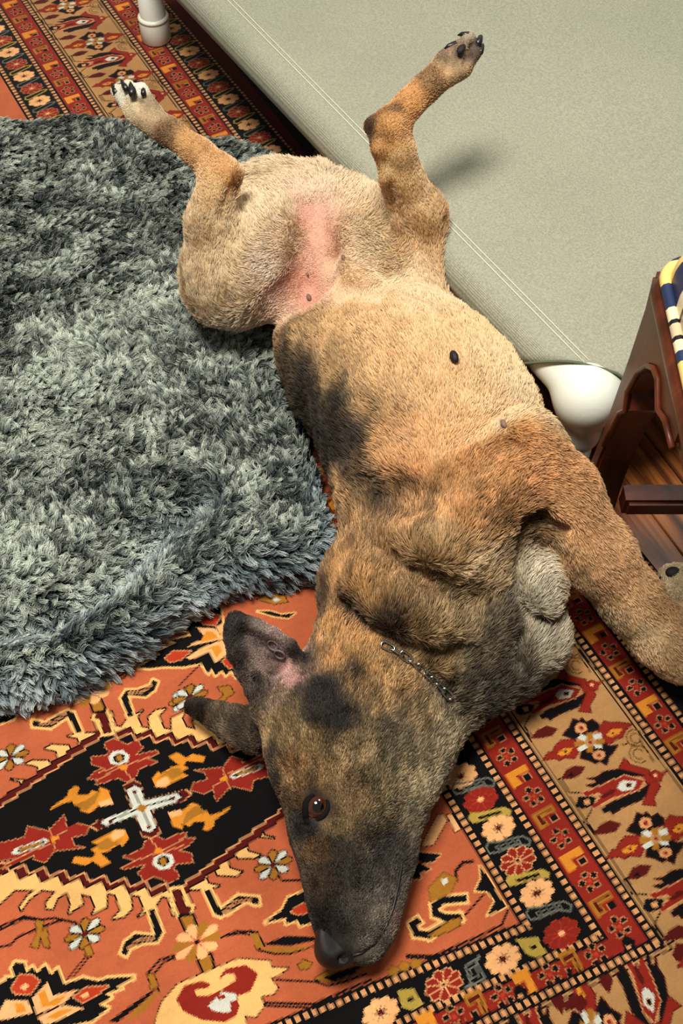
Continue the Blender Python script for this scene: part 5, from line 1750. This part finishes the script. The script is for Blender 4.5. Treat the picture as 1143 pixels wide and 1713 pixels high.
def prism(name, prof2, axis, a, b, parent, mat=M_MAH, bev=0.003):
    """Extrude a closed (h, z) outline along x ('x': outline in y,z) or y ('y': outline in x,z) from a to b."""
    bm = bmesh.new()
    def mk(t): return [bm.verts.new((t - bo2[0], h - bo2[1], z) if axis == 'x' else (h - bo2[0], t - bo2[1], z)) for h, z in prof2]
    v0, v1 = mk(a), mk(b)
    f0 = bm.faces.new(v0); f1 = bm.faces.new(v1[::-1])
    n = len(prof2)
    for i in range(n): bm.faces.new((v0[i], v1[i], v1[(i + 1) % n], v0[(i + 1) % n]))
    bmesh.ops.recalc_face_normals(bm, faces=bm.faces)
    es = [e for f in (f0, f1) for e in f.edges]
    bmesh.ops.bevel(bm, geom=es, offset=bev, segments=2, affect='EDGES', clamp_overlap=True)
    bmesh.ops.triangulate(bm, faces=[f for f in bm.faces if len(f.verts) > 4])
    return bm_obj(name, bm, mat, parent, False)


# leg profile in (distance from the far end inwards, z): sabre-curved outside, cusped bracket inside
BLIFT = 0.0095
KB = 0.93                                            # leg profile in (distance from the far end inwards, z)
LEGO = [(0.030, 0.375), (0.036, 0.337), (0.034, 0.268), (0.030, 0.212), (0.026, 0.150), (0.018, 0.083), (0.004, 0.015), (-0.004, -0.04)]
LEGI = [(0.046, -0.04), (0.044, 0.000), (0.040, 0.059), (0.042, 0.109), (0.047, 0.141), (0.055, 0.183), (0.062, 0.213), (0.074, 0.232), (0.064, 0.250), (0.074, 0.288), (0.092, 0.318), (0.107, 0.332),
        (0.124, 0.336), (0.146, 0.322), (0.168, 0.334), (0.20, 0.337), (0.20, 0.375)]
zmap = lambda z: 1.1 - (1.1 - z) * KB
LEGO = [(h * KB, zmap(z)) for h, z in LEGO]
LEGI = [(h * KB, zmap(z)) for h, z in LEGI]
far = BY + BLEN
for sx in (0, 1):
    xa, xb = (BX, BX + 0.034) if sx == 0 else (BX + BW - 0.034, BX + BW)
    for sy in (0, 1):
        zb = BLIFT if sx == 0 else 0.0006
        pr = [((far - h) if sy else (BY + h), z) for h, z in LEGO[:-1]] + [((far - h) if sy else (BY + h), zb) for h, z in (LEGO[-1], LEGI[0])] + [((far - h) if sy else (BY + h), z) for h, z in LEGI[1:]]
        leg = prism('leg', pr, 'x', xa, xb, bench)
        foot = []
    prism('side_apron', [(BY + 0.186, zmap(0.337)), (far - 0.186, zmap(0.337)), (far - 0.186, zmap(0.375)), (BY + 0.186, zmap(0.375))], 'x', xa + 0.002, xb - 0.002, bench)
# carved bead that follows the bracket edge on the outer face
for sx, xx in ((0, BX - 0.0015), (1, BX + BW + 0.0015)):
    for sy in (0, 1):
        pts = [np.array([xx, (far - h) if sy else (BY + h), z]) - bo2 for h, z in LEGI[4:-1]]
        vs, fs = tube(pts, 0.0028, 8)
        mesh_obj('carved_bead', vs, fs, M_MAH, bench)
for sy in (0, 1):
    y0 = far - 0.040 if sy else BY + 0.010
    xs = (BX + 0.030, BX + BW - 0.030)
    ap = [(xs[0], 0.375), (xs[0], 0.19), (xs[0] + 0.010, 0.225), (xs[0] + 0.006, 0.25), (xs[0] + 0.022, 0.30), (xs[0] + 0.06, 0.325), (xs[1] - 0.06, 0.325), (xs[1] - 0.022, 0.30), (xs[1] - 0.006, 0.25), (xs[1] - 0.010, 0.225), (xs[1], 0.19), (xs[1], 0.375)]
    ap = [(h, zmap(z)) for h, z in ap]
    prism('end_apron', ap, 'y', y0, y0 + 0.022, bench)
    ys = far - 0.075 if sy else BY + 0.052
    prism('stretcher', [(BX + 0.028, 0.128), (BX + BW - 0.028, 0.128), (BX + BW - 0.028, 0.152), (BX + 0.028, 0.152)], 'y', ys, ys + 0.026, bench, bev=0.004)


def rrect(x0, x1, y0, y1, r, n=8):
    out = []
    for cx, cy, a0 in ((x1 - r, y1 - r, 0), (x0 + r, y1 - r, 90), (x0 + r, y0 + r, 180), (x1 - r, y0 + r, 270)):
        for k in range(n + 1):
            a = math.radians(a0 + 90 * k / n)
            out.append((cx + r * math.cos(a), cy + r * math.sin(a)))
    return out


def stack(name, rings, mat, parent, cap=True):
    """Skin between rounded rectangles: each ring = (inset, z)."""
    vs, fs = [], []
    n = None
    for ins_, z, rad_ in rings:
        r = rrect(BX - 0.012 + ins_, BX + BW + 0.012 - ins_, BY - 0.012 + ins_, far - 0.045 - ins_, max(rad_, 0.004))
        n = len(r)
        vs += [np.array([x, y, z]) - bo2 for x, y in r]
    for i in range(len(rings) - 1):
        for k in range(n): fs.append((i * n + k, i * n + (k + 1) % n, (i + 1) * n + (k + 1) % n, (i + 1) * n + k))
    fs.append(tuple(range(n))[::-1])
    fs.append(tuple((len(rings) - 1) * n + k for k in range(n)))
    return mesh_obj(name, vs, fs, mat, parent)


stack('seat_moulding', [(i_, z_ + 0.0525, r_) for i_, z_, r_ in ((0.012, 0.372, 0.02), (0.006, 0.376, 0.024), (0.001, 0.383, 0.026), (0.000, 0.390, 0.026), (0.003, 0.397, 0.026), (0.008, 0.401, 0.024), (0.012, 0.403, 0.022), (0.020, 0.404, 0.02))], M_MAH, bench)


def mat_stripes():
    m = NT('striped_satin', 0.45, 0.4)
    tc = m.n('ShaderNodeTexCoord')
    sp = m.n('ShaderNodeSeparateXYZ')
    m.l(tc.outputs['Object'], sp.inputs[0])
    t = m.math('FRACT', m.math('DIVIDE', m.math('SUBTRACT', sp.outputs['Y'], 0.1247), 0.105))
    Y, N_, C, K = (224, 190, 112), (34, 46, 78), (226, 208, 168), (16, 16, 22)
    T_ = (196, 176, 140)
    st_ = [(0.0, C), (0.10, K), (0.14, T_), (0.26, K), (0.30, C), (0.42, N_), (0.66, Y), (0.90, N_)]
    m.base(m.ramp(t, st_, 'CONSTANT'))
    return m.m


M_STR = mat_stripes()
rings = [(0.010, 0.402, 0.022)]
for k in range(0, 10):
    a = math.pi / 2 * k / 9
    rings.append((0.010 + 0.055 * (1 - math.cos(a)) ** 1.3 - 0.004 * math.sin(2 * a), 0.404 + 0.060 * math.sin(a), 0.024 + 0.02 * math.sin(a)))
rings.append((0.12, 0.4685, 0.03)); rings.append((0.17, 0.470, 0.01))
rings = [(i_, z_ + 0.0525, r_) for i_, z_, r_ in rings]
cush = stack('seat_cushion', rings, M_STR, bench)
pp = [np.array([x, y, 0.460]) - bo2 for x, y in rrect(BX - 0.005, BX + BW + 0.005, BY - 0.005, far - 0.052, 0.024)]
dense = []
for i in range(len(pp)):
    a, b = pp[i], pp[(i + 1) % len(pp)]
    k = max(1, int(np.linalg.norm(b - a) / 0.01))
    dense += [a + (b - a) * j / k for j in range(k)]
vs, fs = tube(dense, 0.0052, 8, close=True)
mesh_obj('piping', vs, fs, M_STR, cush)
